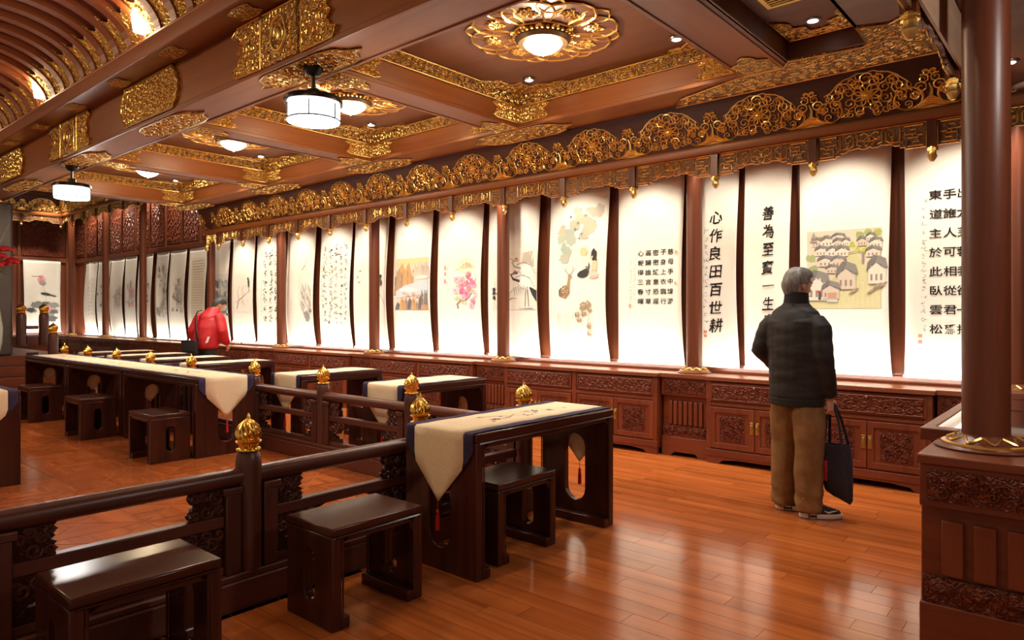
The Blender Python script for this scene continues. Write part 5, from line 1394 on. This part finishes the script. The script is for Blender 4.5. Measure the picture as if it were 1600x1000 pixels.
def railing(name, label, loc, rz, posts, start, end):
    t = thing(name, loc, rz, label, 'railing', 'low gallery railings')
    for p in posts:
        o = mobj(POSTM, t, (p, 0, 0)); fbm = mobj(FINBASE, o, (0, 0, .742)); mobj(FINBULB, fbm)
        for sg in (-1, 1):
            if not start < p + sg * .14 < end: continue
            B().box(min(sg * .06, sg * .135), max(sg * .06, sg * .135), -.045, .045, .17, .55).box(min(sg * .055, sg * .15), max(sg * .055, sg * .15), -.055, .055, .55, .585).obj('side_board', RAILM, o, bevel=.005)
    B().box(start, end, -.075, .075, 0, .14).box(start, end, -.06, .06, .14, .17).obj('plinth', RAILMX, t, bevel=.006)
    B().tube([(start, 0, .625), (end, 0, .625)], .043, 16).obj('hand_rail', RAILMX, t)
    ps = sorted([start] + posts + [end])
    for a, b in zip(ps[:-1], ps[1:]):
        la = .135 if a in posts else 0; lb_ = .135 if b in posts else 0
        if b - a < .35: continue
        x0, x1 = a + la, b - lb_
        B().box(x0, x1, -.028, .028, .40, .455).obj('middle_rail', RAILMX, t, bevel=.006)
        B().box(x0, x1, -.024, .024, .17, .21).obj('bottom_rail', RAILMX, t, bevel=.004)
        for xx, sg in ((x0, 1), (x1, -1)):
            if (sg == 1 and not la) or (sg == -1 and not lb_): continue
            P = [(xx + sg * u, .455 + v) for u, v in strip_edge(.145, .13)]
            o = B().prism(P, -.02, .02, XZ).obj('carved_bracket', CARVD, t)
            g = B(); curls(g, P, .04, XZ, -.021, .008, 5, .85); curls(g, P, .04, XZ, .021, .008, 5, .85); g.obj('relief', RAILM, o)
            P = [(xx + sg * u, .40 - v) for u, v in wavy(.30, .15, 1, 1, 3)]
            o = B().prism(P, -.02, .02, XZ).obj('carved_bracket', CARVD, t)
            g = B(); curls(g, P, .045, XZ, -.021, .008, 6, .85); curls(g, P, .045, XZ, .021, .008, 6, .85); g.obj('relief', RAILM, o)
            P = [(xx + sg * u, .21 + v) for u, v in wavy(.20, .08, 1, 1, 4)]
            B().prism(P, -.018, .018, XZ).obj('carved_bracket', CARVD, t)
    return t
railing('railing', 'dark wooden railing with gold finials behind the aisle stools', (RAILX, 0, 0), pi / 2, [.62, 1.735, 2.86], -.8, RAILY - .10)
railing('railing', 'dark wooden railing with gold finials between the long desk row and the far desks', (0, RAILY, 0), 0, [-3.20, -4.43, -5.71, -6.99, -8.5, -9.7, -10.88, -12.05, -13.13], -13.3, -3.125)

# ================================================================== STAGE, PILLAR, FLOWERS
st_ = B()
for k in range(4): st_.box(-18.5, -14.05 + .28 * (3 - k) - .28, -1.5, 4.3, .17 * k if k else 0, .17 * (k + 1))
stage = tag(st_.obj('stage', CB_[1], bevel=.008), 'stepped wooden platform at the end of the long desk row', 'platform')
def post_thing(loc, label):
    t = thing('newel_post', loc, 0, label, 'post', 'gold topped newel posts on the stage')
    o = mobj(POSTM, t); o.scale = (1.25, 1.25, 1.0); f_ = mobj(FINBASE, o, (0, 0, .742)); mobj(FINBULB, f_)
for (x, y_, z), lb in (((-14.4, 3.56, .68), 'gold topped newel post on the stage, beside the grey pillar'), ((-14.4, 3.90, .68), 'gold topped newel post at the stage railing corner'), ((-13.75, 3.86, .34), 'gold topped newel post standing lower on the stage steps')):
    post_thing((x, y_, z), lb)
rt = thing('stage_railing', (-14.4, 3.64, .68), 0, 'low railing between the newel posts on the stage', 'railing')
B().box(-.03, .03, 0, .17, .46, .52).obj('top_bar', RAILM, rt); B().box(-.03, .03, 0, .17, .20, .34).obj('panel', RAILM, rt); B().box(-.03, .03, 0, .17, 0, .05).obj('bottom_bar', RAILM, rt)
pil = thing('pillar', (-14.9, 3.02, .682), 0, 'thick grey brown pillar at the end of the great beam', 'pillar')
B().box(-.44, .44, -.44, .44, .0, 2.66).obj('shaft', plain('pillar_stone', (.085, .065, .06), .4, noise_amt=.15, nscale=6), pil, bevel=.04)
g = B().prism(bulge(.5, .55), -.03, 0, XZ); g.obj('plaque', CARVB, pil, loc=(.1, -.44, 2.3))
vs = thing('flower_vase', (-13.85, 2.99, .68), 0, 'tall pale vase of red flowers in front of the pillar', 'flower arrangement')
B().lathe([(.10, 0), (.12, .02), (.17, .25), (.18, .5), (.13, .85), (.08, 1.05), (.11, 1.15), (.095, 1.15), (.07, 1.05)], 24).obj('vase', plain('porcelain', (.55, .58, .52), .15), vs)
rf = random.Random(3)
stm = B(); FP = []
for k in range(16):
    a, rr_ = rf.uniform(0, 6.28), rf.uniform(.06, .30); z = rf.uniform(1.40, 1.85)
    FP.append((rr_ * cos(a), rr_ * sin(a), z)); stm.tube([(0, 0, 1.1), (rr_ * .4 * cos(a), rr_ * .4 * sin(a), 1.3), FP[-1]], .006, 5)
stm.obj('stems', plain('stem_green', (.10, .17, .05), .5), vs)
fl_ = B()
for k in range(5):
    for j in range(6):
        a = j * 1.047 + k * .4; r_ = .012 + .012 * k; t_ = .9 - .16 * k
        fl_.ball((1.4 * r_ * cos(a), 1.4 * r_ * sin(a), .03 - .008 * k), .034, 6, 4, 1, 1, .9)
FLM = fl_.mesh('blossom'); FLM.materials.append(plain('red_petals', (.50, .01, .015), .5))
for q_ in FP: mobj(FLM, vs, q_)
lf = B()
for k in range(14):
    a = rf.uniform(0, 6.28); r_ = rf.uniform(.12, .3); z = rf.uniform(1.25, 1.45)
    c = Vector((cos(a), sin(a), 0)); s_ = Vector((-sin(a), cos(a), 0)) * .035
    p0 = c * .06 + Vector((0, 0, z - .05)); p1 = c * r_ * .6 + Vector((0, 0, z + .02)); p2 = c * r_ + Vector((0, 0, z - .06))
    lf.add([p0, p1 + s_, p2, p1 - s_], [(0, 1, 2, 3)])
lf.obj('leaves', plain('leaf_green', (.22, .26, .10), .5), vs)
for k in range(5):
    a = 1 + k * .7
    tw_ = B().tube([(0, 0, 1.2), (.1 * cos(a), .1 * sin(a), 1.8), (.28 * cos(a), .28 * sin(a), 2.2 + .06 * k)], .004, 4, rads=[.006, .004, .001]); tw_.obj('twig', plain('twig_%d' % k, (.42, .36, .30), .6), vs)
# ================================================================== PEOPLE
def remesh(b, name, mat, parent, voxel=.008, smooth=6, quilt=None, dec=None):
    me = bpy.data.meshes.new(name + '_base'); me.from_pydata(b.v, [], b.f); me.validate()
    bm = bmesh.new(); bm.from_mesh(me); bmesh.ops.recalc_face_normals(bm, faces=bm.faces); bm.to_mesh(me); bm.free()
    o = bpy.data.objects.new(name, me); COL.objects.link(o)
    m = o.modifiers.new('remesh', 'REMESH'); m.mode = 'VOXEL'; m.voxel_size = voxel
    if smooth: s = o.modifiers.new('smooth', 'SMOOTH'); s.iterations = smooth; s.factor = .5
    dg = bpy.context.evaluated_depsgraph_get(); out = bpy.data.meshes.new_from_object(o.evaluated_get(dg)); out.name = name
    bpy.data.objects.remove(o); bpy.data.meshes.remove(me)
    if quilt:
        nn = [v.normal.copy() for v in out.vertices]
        for v, n in zip(out.vertices, nn): v.co += n * quilt(v.co)
    out.shade_smooth(); out.materials.clear(); out.materials.append(mat)
    return link(bpy.data.objects.new(name, out), parent)
def el(cx, cy, z, rx, ry, n=20, tilt=0):
    return [(cx + rx * cos(2 * pi * k / n), cy + ry * sin(2 * pi * k / n), z + tilt * sin(2 * pi * k / n)) for k in range(n)]
def head_geo(b, c, tilt=0, turn=0, s=1.0):
    "skull, jaw, nose, ears, brow, lips; faces +y before turning"
    g = B()
    g.ball((0, -.008, .035), .088, 18, 12, .90, 1.08, .98)
    g.loft([el(0, .012, -.115, .030, .032), el(0, .016, -.10, .046, .052), el(0, .012, -.06, .060, .072), el(0, .006, -.01, .070, .088), el(0, 0, .04, .072, .092)])
    g.loft([[(.012 * cos(a), .088 + .004 * sin(a), .015) for a in [k * .785 for k in range(8)]], [(.017 * cos(a), .105 + .008 * sin(a), -.028) for a in [k * .785 for k in range(8)]], [(.013 * cos(a), .092 + .006 * sin(a), -.040) for a in [k * .785 for k in range(8)]]])
    for sx in (-1, 1): g.ball((sx * .083, -.008, .0), .032, 10, 7, .32, .62, 1.0)
    g.tube([(-.05, .078, .03), (0, .092, .036), (.05, .078, .03)], .011, 8)
    g.tube([(-.024, .080, -.066), (0, .090, -.064), (.024, .080, -.066)], .008, 6)
    M = Matrix.Translation(c) @ Matrix.Rotation(turn, 4, 'Z') @ Matrix.Rotation(tilt, 4, 'X') @ Matrix.Scale(s, 4)
    b.add([M @ Vector(p) for p in g.v], g.f)
    return M
def hair_geo(M, full=True):
    "cap of hair over crown, back and sides, leaving face and ears free"
    b = B(); rings = []
    for j in range(13):
        t = j / 12
        ring = []
        for k in range(36):
            a = 2 * pi * k / 36
            front = max(0, sin(a))
            low = -.075 + (.145 if front > .5 else .145 * max(0, (front + .05) / .55)) 
            if abs(cos(a)) > .88 and sin(a) > -.35: low = max(low, .015)
            ztop = .139
            ph = t * pi / 2
            z = low + (ztop - low) * sin(ph)
            rr = cos(ph) ** .75
            nz = .004 * sin(9 * a + 14 * t)
            tp = min(1, max(0, (z + .08) / .10)); tp = .72 + .28 * tp * tp * (3 - 2 * tp)
            ring.append((( .096 + nz) * tp * max(rr, .02) * cos(a) * (1 - .06 * (z < -.03)), -.010 + (.115 + nz) * tp * max(rr, .02) * sin(a), z))
        rings.append(ring)
    inner = []
    for ring in rings: inner.append([(x * .86, -.010 + (y + .010) * .86, z * .95 - .004) for x, y, z in ring])
    n = 36; vs = [p for r_ in rings for p in r_] + [p for r_ in inner for p in r_]; fs = []; off = 13 * n
    for j in range(12):
        for i in range(n):
            a, c = j * n + i, j * n + (i + 1) % n
            fs.append((a, c, c + n, a + n)); fs.append((a + off, a + n + off, c + n + off, c + off))
    for i in range(n): a, c = i, (i + 1) % n; fs.append((a, a + off, c + off, c))
    fs.append(tuple(12 * n + i for i in range(n))); fs.append(tuple(off + 12 * n + i for i in range(n))[::-1])
    b.add([M @ Vector(p) for p in vs], fs); return b
def hand_geo(b, w, down, fwd, side, curl=1.0, s=1.0):
    "palm and five fingers from wrist w; down = finger direction, fwd = palm normal side the fingers curl to, side = thumb side"
    w, d, f, t = Vector(w), Vector(down).normalized(), Vector(fwd).normalized(), Vector(side).normalized()
    b.loft([[tuple(w + d * z * s + t * (hw * cos(a)) * s + f * (ht * sin(a)) * s) for a in [k * pi / 5 for k in range(10)]] for z, hw, ht in ((-.03, .027, .022), (.0, .026, .020), (.03, .037, .018), (.06, .043, .017), (.085, .042, .015), (.095, .036, .011))])
    for k, (off, L) in enumerate(((.032, .072), (.011, .080), (-.011, .075), (-.031, .060))):
        p0 = w + d * .08 * s + t * off * s; pts = [p0]; ang = 0
        for j, fr in enumerate((.42, .32, .26)):
            ang += curl * (.55, .75, .6)[j]
            pts.append(pts[-1] + (d * cos(ang) + f * sin(ang)) * L * fr * s)
        b.tube(pts, .009 * s, 8, rads=[.0105 * s, .010 * s, .009 * s, .0075 * s])
    p0 = w + d * .02 * s + t * .03 * s
    b.tube([p0, p0 + (d * .6 + t * .7 + f * .3).normalized() * .035 * s, p0 + (d * .75 + t * .7 + f * .6).normalized() * .062 * s, p0 + (d * .85 + t * .45 + f * .9).normalized() * .085 * s], .011 * s, 8, rads=[.014 * s, .013 * s, .0115 * s, .008 * s])
SKIN = plain('skin', (.56, .30, .19), .5, noise_amt=.05, nscale=30)
def hairmat(name, c1, c2):
    return wood(name, c1, c2, .5, 2, 70, .12, .35)
EYEW, EYEB = plain('eye_white', (.8, .78, .75), .3), plain('eye_dark', (.03, .02, .015), .2)
def eyes(M, t):
    for sx in (-1, 1):
        e = B().ball((sx * .031, .079, .012), .012, 10, 7); e.v = [tuple(M @ Vector(p)) for p in e.v]; eo = e.obj('eye', EYEW, t)
        e = B().ball((sx * .031, .0885, .012), .0055, 8, 5); e.v = [tuple(M @ Vector(p)) for p in e.v]; e.obj('iris', EYEB, eo)
# ---- man in the dark jacket
mh = radians(-12)
man = thing('person', (-1.68, 5.06, 0), mh, 'person in a dark quilted jacket and brown corduroys studying the village scroll', 'person')
bd = B()
HM = head_geo(bd, (0, .015, 1.612), radians(-4), radians(-22))
bd.loft([el(0, -.005, 1.44, .085, .075), el(0, -.005, 1.50, .058, .060), el(0, .0, 1.56, .055, .058)])
bd.loft([el(0, 0, .86, .13, .10), el(0, 0, 1.0, .135, .10), el(0, 0, 1.25, .15, .10), el(0, 0, 1.40, .15, .085), el(0, 0, 1.47, .08, .06)])
RW_, LW_ = (.215, .055, .83), (-.13, .20, 1.02)
bd.tube([(.16, 0, 1.38), (.205, -.02, 1.11), RW_], .04, 10, rads=[.05, .04, .027]); bd.tube([(-.17, 0, 1.40), (-.26, -.02, 1.14), LW_], .04, 10, rads=[.05, .04, .027])
hand_geo(bd, RW_, (.10, .10, -1), (-1, .25, -.1), (.25, 1, 0), 1.15)
hand_geo(bd, LW_, (.9, .35, -.1), (.1, -.4, -1), (-.3, .8, .3), .5)
for sx in (-1, 1): bd.tube([(sx * .085, 0, .90), (sx * .095, .012, .48), (sx * .105, -.01, .09)], .06, 10, rads=[.075, .055, .04]); bd.tube([(sx * .105, -.04, .05), (sx * .12, .10, .04)], .035, 8)
remesh(bd, 'body', SKIN, man, .0065, 3)
eyes(HM, man)
hair = hair_geo(HM); hair.obj('hair', hairmat('grey_hair', (.075, .065, .058), (.24, .215, .19)), man, 60)
jk = B()
jk.loft([el(0, .0, .775, .185, .135), el(0, 0, .80, .192, .142), el(0, 0, .84, .200, .150), el(0, 0, .95, .202, .150), el(0, -.005, 1.10, .203, .150), el(0, -.012, 1.25, .208, .146), el(0, -.015, 1.36, .205, .130), el(0, -.012, 1.43, .165, .105), el(0, -.008, 1.475, .105, .085), el(0, -.004, 1.51, .078, .074), el(0, -.002, 1.545, .074, .072)])
jk.tube([(.14, -.010, 1.365), (.185, -.02, 1.31), (.215, -.035, 1.13), (.222, -.005, 1.0), (.215, .04, .875)], .07, 16, rads=[.075, .080, .068, .062, .056])
jk.tube([(-.15, -.010, 1.365), (-.205, -.02, 1.31), (-.268, -.03, 1.15), (-.235, .08, 1.06), (-.15, .185, 1.025)], .07, 16, rads=[.075, .080, .070, .064, .055])
def quilt(p):
    if p.z < .83 or p.z > 1.47: return .0
    q = abs(sin(p.z * pi / .085 + p.x * 7)) * abs(sin(p.z * pi / .085 - p.x * 7))
    return .0035 * q ** .5 + .007 * noise.noise(Vector((p.x * 8, p.y * 8, p.z * 10))) - .002
JKM = plain('jacket_nylon', (.0105, .0058, .0058), .7, noise_amt=.1, nscale=14, bump=.25)
jo = remesh(jk, 'jacket', JKM, man, .009, 5, quilt)
B().loft([el(0, 0, .768, .186, .138, 32), el(0, 0, .775, .196, .147, 32), el(0, 0, .815, .200, .150, 32), el(0, 0, .825, .192, .142, 32)]).obj('hem_rib', plain('rib_knit', (.010, .009, .009), .85), jo)
B().loft([el(0, -.004, 1.495, .088, .082, 28), el(0, -.003, 1.53, .083, .080, 28), el(0, -.002, 1.565, .080, .078, 28, -.006), el(0, -.002, 1.566, .070, .069, 28, -.006), el(0, -.003, 1.52, .070, .07, 28)], False).obj('collar', MATS['rib_knit'], jo)
B().tube([(.217, .032, .895), (.214, .048, .850)], .056, 14, rads=[.058, .052]).obj('cuff', MATS['rib_knit'], jo)
tr_ = B()
tr_.loft([el(0, 0, .78, .172, .120), el(0, 0, .88, .172, .118), el(0, 0, .98, .16, .11)])
for sx, fy in ((-1, .03), (1, -.03)):
    tr_.loft([el(sx * .112, fy - .005, .045, .088, .100), el(sx * .112, fy, .10, .090, .102), el(sx * .108, fy, .30, .092, .104), el(sx * .104, fy * .8 + .012, .50, .096, .106), el(sx * .099, fy * .5 + .005, .68, .104, .116), el(sx * .086, 0, .80, .092, .114), el(sx * .083, 0, .88, .088, .110)])
def crease(p): return .006 * noise.noise(Vector((p.x * 14, p.y * 14, p.z * 9))) + (.004 * sin(p.z * 60 + p.x * 20) if p.z < .2 else 0)
cm, nt, p_ = newmat('corduroy'); p_.inputs['Roughness'].default_value = .9; p_.inputs['Specular IOR Level'].default_value = .15
tc = N(nt, 'ShaderNodeTexCoord'); nz = N(nt, 'ShaderNodeTexNoise', Scale=9.0, Detail=4.0); nt.links.new(tc.outputs['Object'], nz.inputs['Vector'])
r_ = ramp(nt, nz.outputs['Fac'], [(.3, (.17, .088, .032)), (.7, (.29, .160, .064))]); nt.links.new(r_.outputs[0], p_.inputs['Base Color'])
wv = N(nt, 'ShaderNodeTexWave', Scale=55.0); wv.bands_direction = 'X'; nt.links.new(tc.outputs['Object'], wv.inputs['Vector']); bp = N(nt, 'ShaderNodeBump', Strength=.35, Distance=.003); nt.links.new(wv.outputs['Fac'], bp.inputs['Height']); nt.links.new(bp.outputs[0], p_.inputs['Normal'])
remesh(tr_, 'trousers', cm, man, .009, 6, crease)
SHB, SHW = plain('shoe_black', (.012, .011, .012), .5), plain('shoe_white', (.66, .60, .54), .6)
for sx, fy, an in ((-1, .03, -48), (1, -.03, -42)):
    M = Matrix.Translation((sx * .108, fy - .035, 0)) @ Matrix.Rotation(radians(an), 4, 'Z')
    def sole(z, k=1.0): return [(.046 * k * cos(a) * (1 + .10 * sin(a)), .10 + (.148 * k) * sin(a), z) for a in [2 * pi * i / 24 for i in range(24)]]
    s_ = B().loft([sole(.004, .96), sole(.012, 1.0), sole(.030, 1.0), sole(.036, .95)]); s_.v = [tuple(M @ Vector(p)) for p in s_.v]; so_ = s_.obj('shoe', SHW, man, 50)
    u = B().loft([[(x * .93, .10 + (y - .10) * .93, .034) for x, y, z in sole(0)], [(x * .9, .095 + (y - .10) * .88, .055) for x, y, z in sole(0)], [(x * .82, .06 + (y - .10) * .66, .078) for x, y, z in sole(0)], [(x * .78, .025 + (y - .10) * .42, .105) for x, y, z in sole(0)]]); u.v = [tuple(M @ Vector(p)) for p in u.v]; u.obj('upper', SHB, so_, 60)
    for q_ in (-1, 1):
        k_ = B().tube([(q_ * .040, .11, .060), (q_ * .0435, .135, .047), (q_ * .042, .165, .056), (q_ * .034, .20, .062)], .004, 6, rads=[.003, .007, .005, .002]); k_.v = [tuple(M @ Vector(p)) for p in k_.v]; k_.obj('side_mark', SHW, so_)
        k_ = B().loft([[(q_ * .0455, y, z) for y, z in pill(.03, .021, .055, .013, 5)], [(q_ * .0475, y, z) for y, z in pill(.03, .021, .05, .010, 5)]]); k_.v = [tuple(M @ Vector(p)) for p in k_.v]; k_.obj('sole_window', SHB, so_)
# ---- tote bag hanging from his right hand
hx = Matrix.Rotation(mh, 4, 'Z') @ Vector((.200, .075, 0)) + Vector((-1.68, 5.06, 0))
bag = thing('tote_bag', (hx.x + .055, hx.y - .01, .13), radians(-8), 'dark navy cloth tote bag with a red patch held by the standing person', 'bag')
BAGM = plain('bag_canvas', (.018, .016, .028), .85, noise_amt=.15, nscale=25, bump=.3)
def bgr(z, rx, ry, sk=0, tl=0): return [(sk + rx * (abs(cos(a)) ** .5) * (1 if cos(a) > 0 else -1), ry * (abs(sin(a)) ** .7) * (1 if sin(a) > 0 else -1), z + tl * cos(a)) for a in [2 * pi * k / 32 for k in range(32)]]
bb = B().loft([bgr(.02, .09, .018, .02, -.035), bgr(.04, .115, .035, .012, -.03), bgr(.15, .128, .048, 0, -.01), bgr(.28, .125, .050, -.004, 0), bgr(.385, .112, .048, -.006, .005), bgr(.385, .106, .042, -.006, .005), bgr(.30, .11, .04, -.004, 0), bgr(.2, .10, .03)])
bb.v = [(x * .8, y_, z) for x, y_, z in bb.v]
bb.obj('pouch', BAGM, bag, 60)
for sy in (-1, 1):
    B().tube([(-.072, sy * .045, .30), (-.071, sy * .046, .40), (-.062, sy * .025, .55), (-.045, sy * .006, .655), (-.03, 0, .672), (-.018, sy * .006, .655), (.02, sy * .025, .55), (.052, sy * .046, .40), (.054, sy * .045, .30)], .010, 6, flat=.4).obj('handle', BAGM, bag)
B().box(-.098, -.045, -.0535, -.0475, .13, .27).obj('red_patch', plain('patch_red', (.36, .012, .014), .8), bag, bevel=.003)
B().tube([(-.082, -.054, .15), (-.077, -.0545, .20), (-.082, -.054, .25)], .003, 4).tube([(-.065, -.054, .16), (-.061, -.0545, .24)], .003, 4).obj('patch_lettering', plain('patch_thread', (.12, .02, .02), .8), bag)

# ---- man in red leaning over the counter
red = thing('person', (-11.58, 5.50, 0), radians(22), 'person in a red hooded jacket bending over the counter by the grey cliff scroll', 'person')
LEANA = .16
def L_(p):
    x, y_, z = p
    d = max(0, z - .9); return (x, y_ + d * d * .42, z - d * d * .12)
bd = B()
HR = head_geo(bd, (.03, .26, 1.56), radians(-34), radians(-28))
tor = B(); tor.loft([el(0, 0, .86, .13, .10), el(0, 0, 1.2, .15, .10), el(0, 0, 1.38, .15, .085), el(0, 0, 1.50, .06, .06), el(0.01, .03, 1.60, .055, .058)])
bd.add([L_(p) for p in tor.v], tor.f)
RWR, LWR = (.26, .20, .90), (-.30, .14, .92)
bd.tube([(.17, .09, 1.38), (.29, .06, 1.12), RWR], .04, 10, rads=[.05, .04, .027]); bd.tube([(-.17, .09, 1.38), (-.30, .05, 1.12), LWR], .04, 10, rads=[.05, .04, .027])
hand_geo(bd, RWR, (0, .3, -1), (-1, 0, 0), (0, 1, .2), .6); hand_geo(bd, LWR, (0, .3, -1), (1, 0, 0), (0, 1, .2), .6)
for sx in (-1, 1): bd.tube([(sx * .085, 0, .90), (sx * .095, .012, .48), (sx * .105, -.01, .09)], .06, 10, rads=[.075, .055, .04]); bd.tube([(sx * .105, -.04, .05), (sx * .12, .10, .04)], .035, 8)
remesh(bd, 'body', SKIN, red, .008, 3)
eyes(HR, red); hair_geo(HR).obj('hair', hairmat('dark_hair', (.022, .019, .018), (.06, .055, .05)), red, 60)
rj = B()
t_ = B(); t_.loft([el(0, 0, .82, .21, .16), el(0, 0, .86, .225, .175), el(0, 0, 1.0, .23, .18), el(0, -.01, 1.2, .235, .17), el(0, -.01, 1.34, .225, .15), el(0, -.005, 1.43, .175, .12), el(0, 0, 1.50, .11, .10), el(0, .01, 1.54, .09, .085)])
rj.add([L_(p) for p in t_.v], t_.f)
rj.tube([(.17, .08, 1.385), (.235, .07, 1.30), (.305, .04, 1.12), (.295, .10, .98), (.262, .18, .92)], .08, 14, rads=[.085, .090, .085, .078, .065])
rj.tube([(-.17, .08, 1.385), (-.235, .07, 1.30), (-.315, .03, 1.12), (-.325, .08, .98), (-.302, .13, .94)], .08, 14, rads=[.085, .090, .085, .078, .065])
REDJ = plain('red_shell_fabric', (.52, .012, .018), .5, noise_amt=.12, nscale=7, bump=.2)
def crs(p): return .009 * noise.noise(Vector((p.x * 8, p.y * 8, p.z * 7)))
ro = remesh(rj, 'jacket', REDJ, red, .011, 5, crs)
hd = B(); hd.loft([[tuple(L_((x * (1 + .1 * (y_ < 0)), y_ * 1.05 - dy, z))) for x, y_, z in el(0, 0, zz, rx, ry, 24, ti)] for zz, rx, ry, dy, ti in ((1.34, .07, .05, .10, 0), (1.36, .14, .09, .07, .02), (1.42, .165, .13, .03, .02), (1.48, .145, .125, .0, .0), (1.54, .115, .11, -.01, -.02), (1.56, .10, .10, -.012, -.02), (1.52, .09, .09, -.01, 0))])
remesh(hd, 'hood', REDJ, ro, .010, 6, crs)
B().tube([(.24, .20, 1.40), (.265, .23, 1.41)], .018, 8).obj('zip_flap', SHB, ro)
B().add([(.13, -.165, .92), (.17, -.150, .93), (.20, -.135, 1.03), (.165, -.150, 1.03)], [(0, 1, 2, 3)]).add([(.13, -.168, .92), (.17, -.153, .93), (.20, -.138, 1.03), (.165, -.153, 1.03)], [(0, 1, 2, 3)]).obj('reflective_mark', plain('mark_white', (.8, .78, .76), .5), ro)
tr_ = B(); tr_.loft([el(0, 0, .78, .172, .125), el(0, 0, .88, .180, .132), el(0, 0, .98, .172, .125)])
for sx in (-1, 1): tr_.loft([el(sx * .105, -.005, .05, .075, .085), el(sx * .102, 0, .30, .08, .09), el(sx * .098, .012, .50, .084, .093), el(sx * .093, .005, .68, .095, .11), el(sx * .086, 0, .84, .095, .125)])
remesh(tr_, 'trousers', plain('black_trousers', (.014, .013, .014), .8), red, .011, 5)
for sx in (-1, 1):
    B().loft([[(sx * .11 + .046 * k * cos(a), .04 + .135 * k2 * sin(a) - (.03 if z > .06 else 0), z) for a in [2 * pi * i / 20 for i in range(20)]] for z, k, k2 in ((.0, .95, .95), (.03, 1, 1), (.06, .9, .85), (.10, .8, .5))]).obj('shoe', SHB, red, 50)
M = Matrix.Rotation(radians(22), 4, 'Z')
sb = thing('shoulder_bag', tuple(M @ Vector((-.09, -.25, 0)) + Vector((-11.58, 5.50, .72))), radians(22), 'black shoulder bag hanging on the back of the person in red', 'bag')
BK = plain('black_nylon', (.010, .0095, .010), .6, bump=.15, nscale=20)
B().box(-.14, .14, -.055, .035, 0, .25).obj('pouch', BK, sb, bevel=.025); B().box(-.145, .145, -.068, -.052, .06, .255).obj('flap', BK, sb, bevel=.006)
B().tube([(.135, .02, .22), (.13, -.01, .33), (.10, .0, .44), (.04, .06, .60), (-.0, .13, .70), (-.005, .17, .735), (.0, .23, .75)], .022, 8, flat=.35).obj('strap', BK, sb)
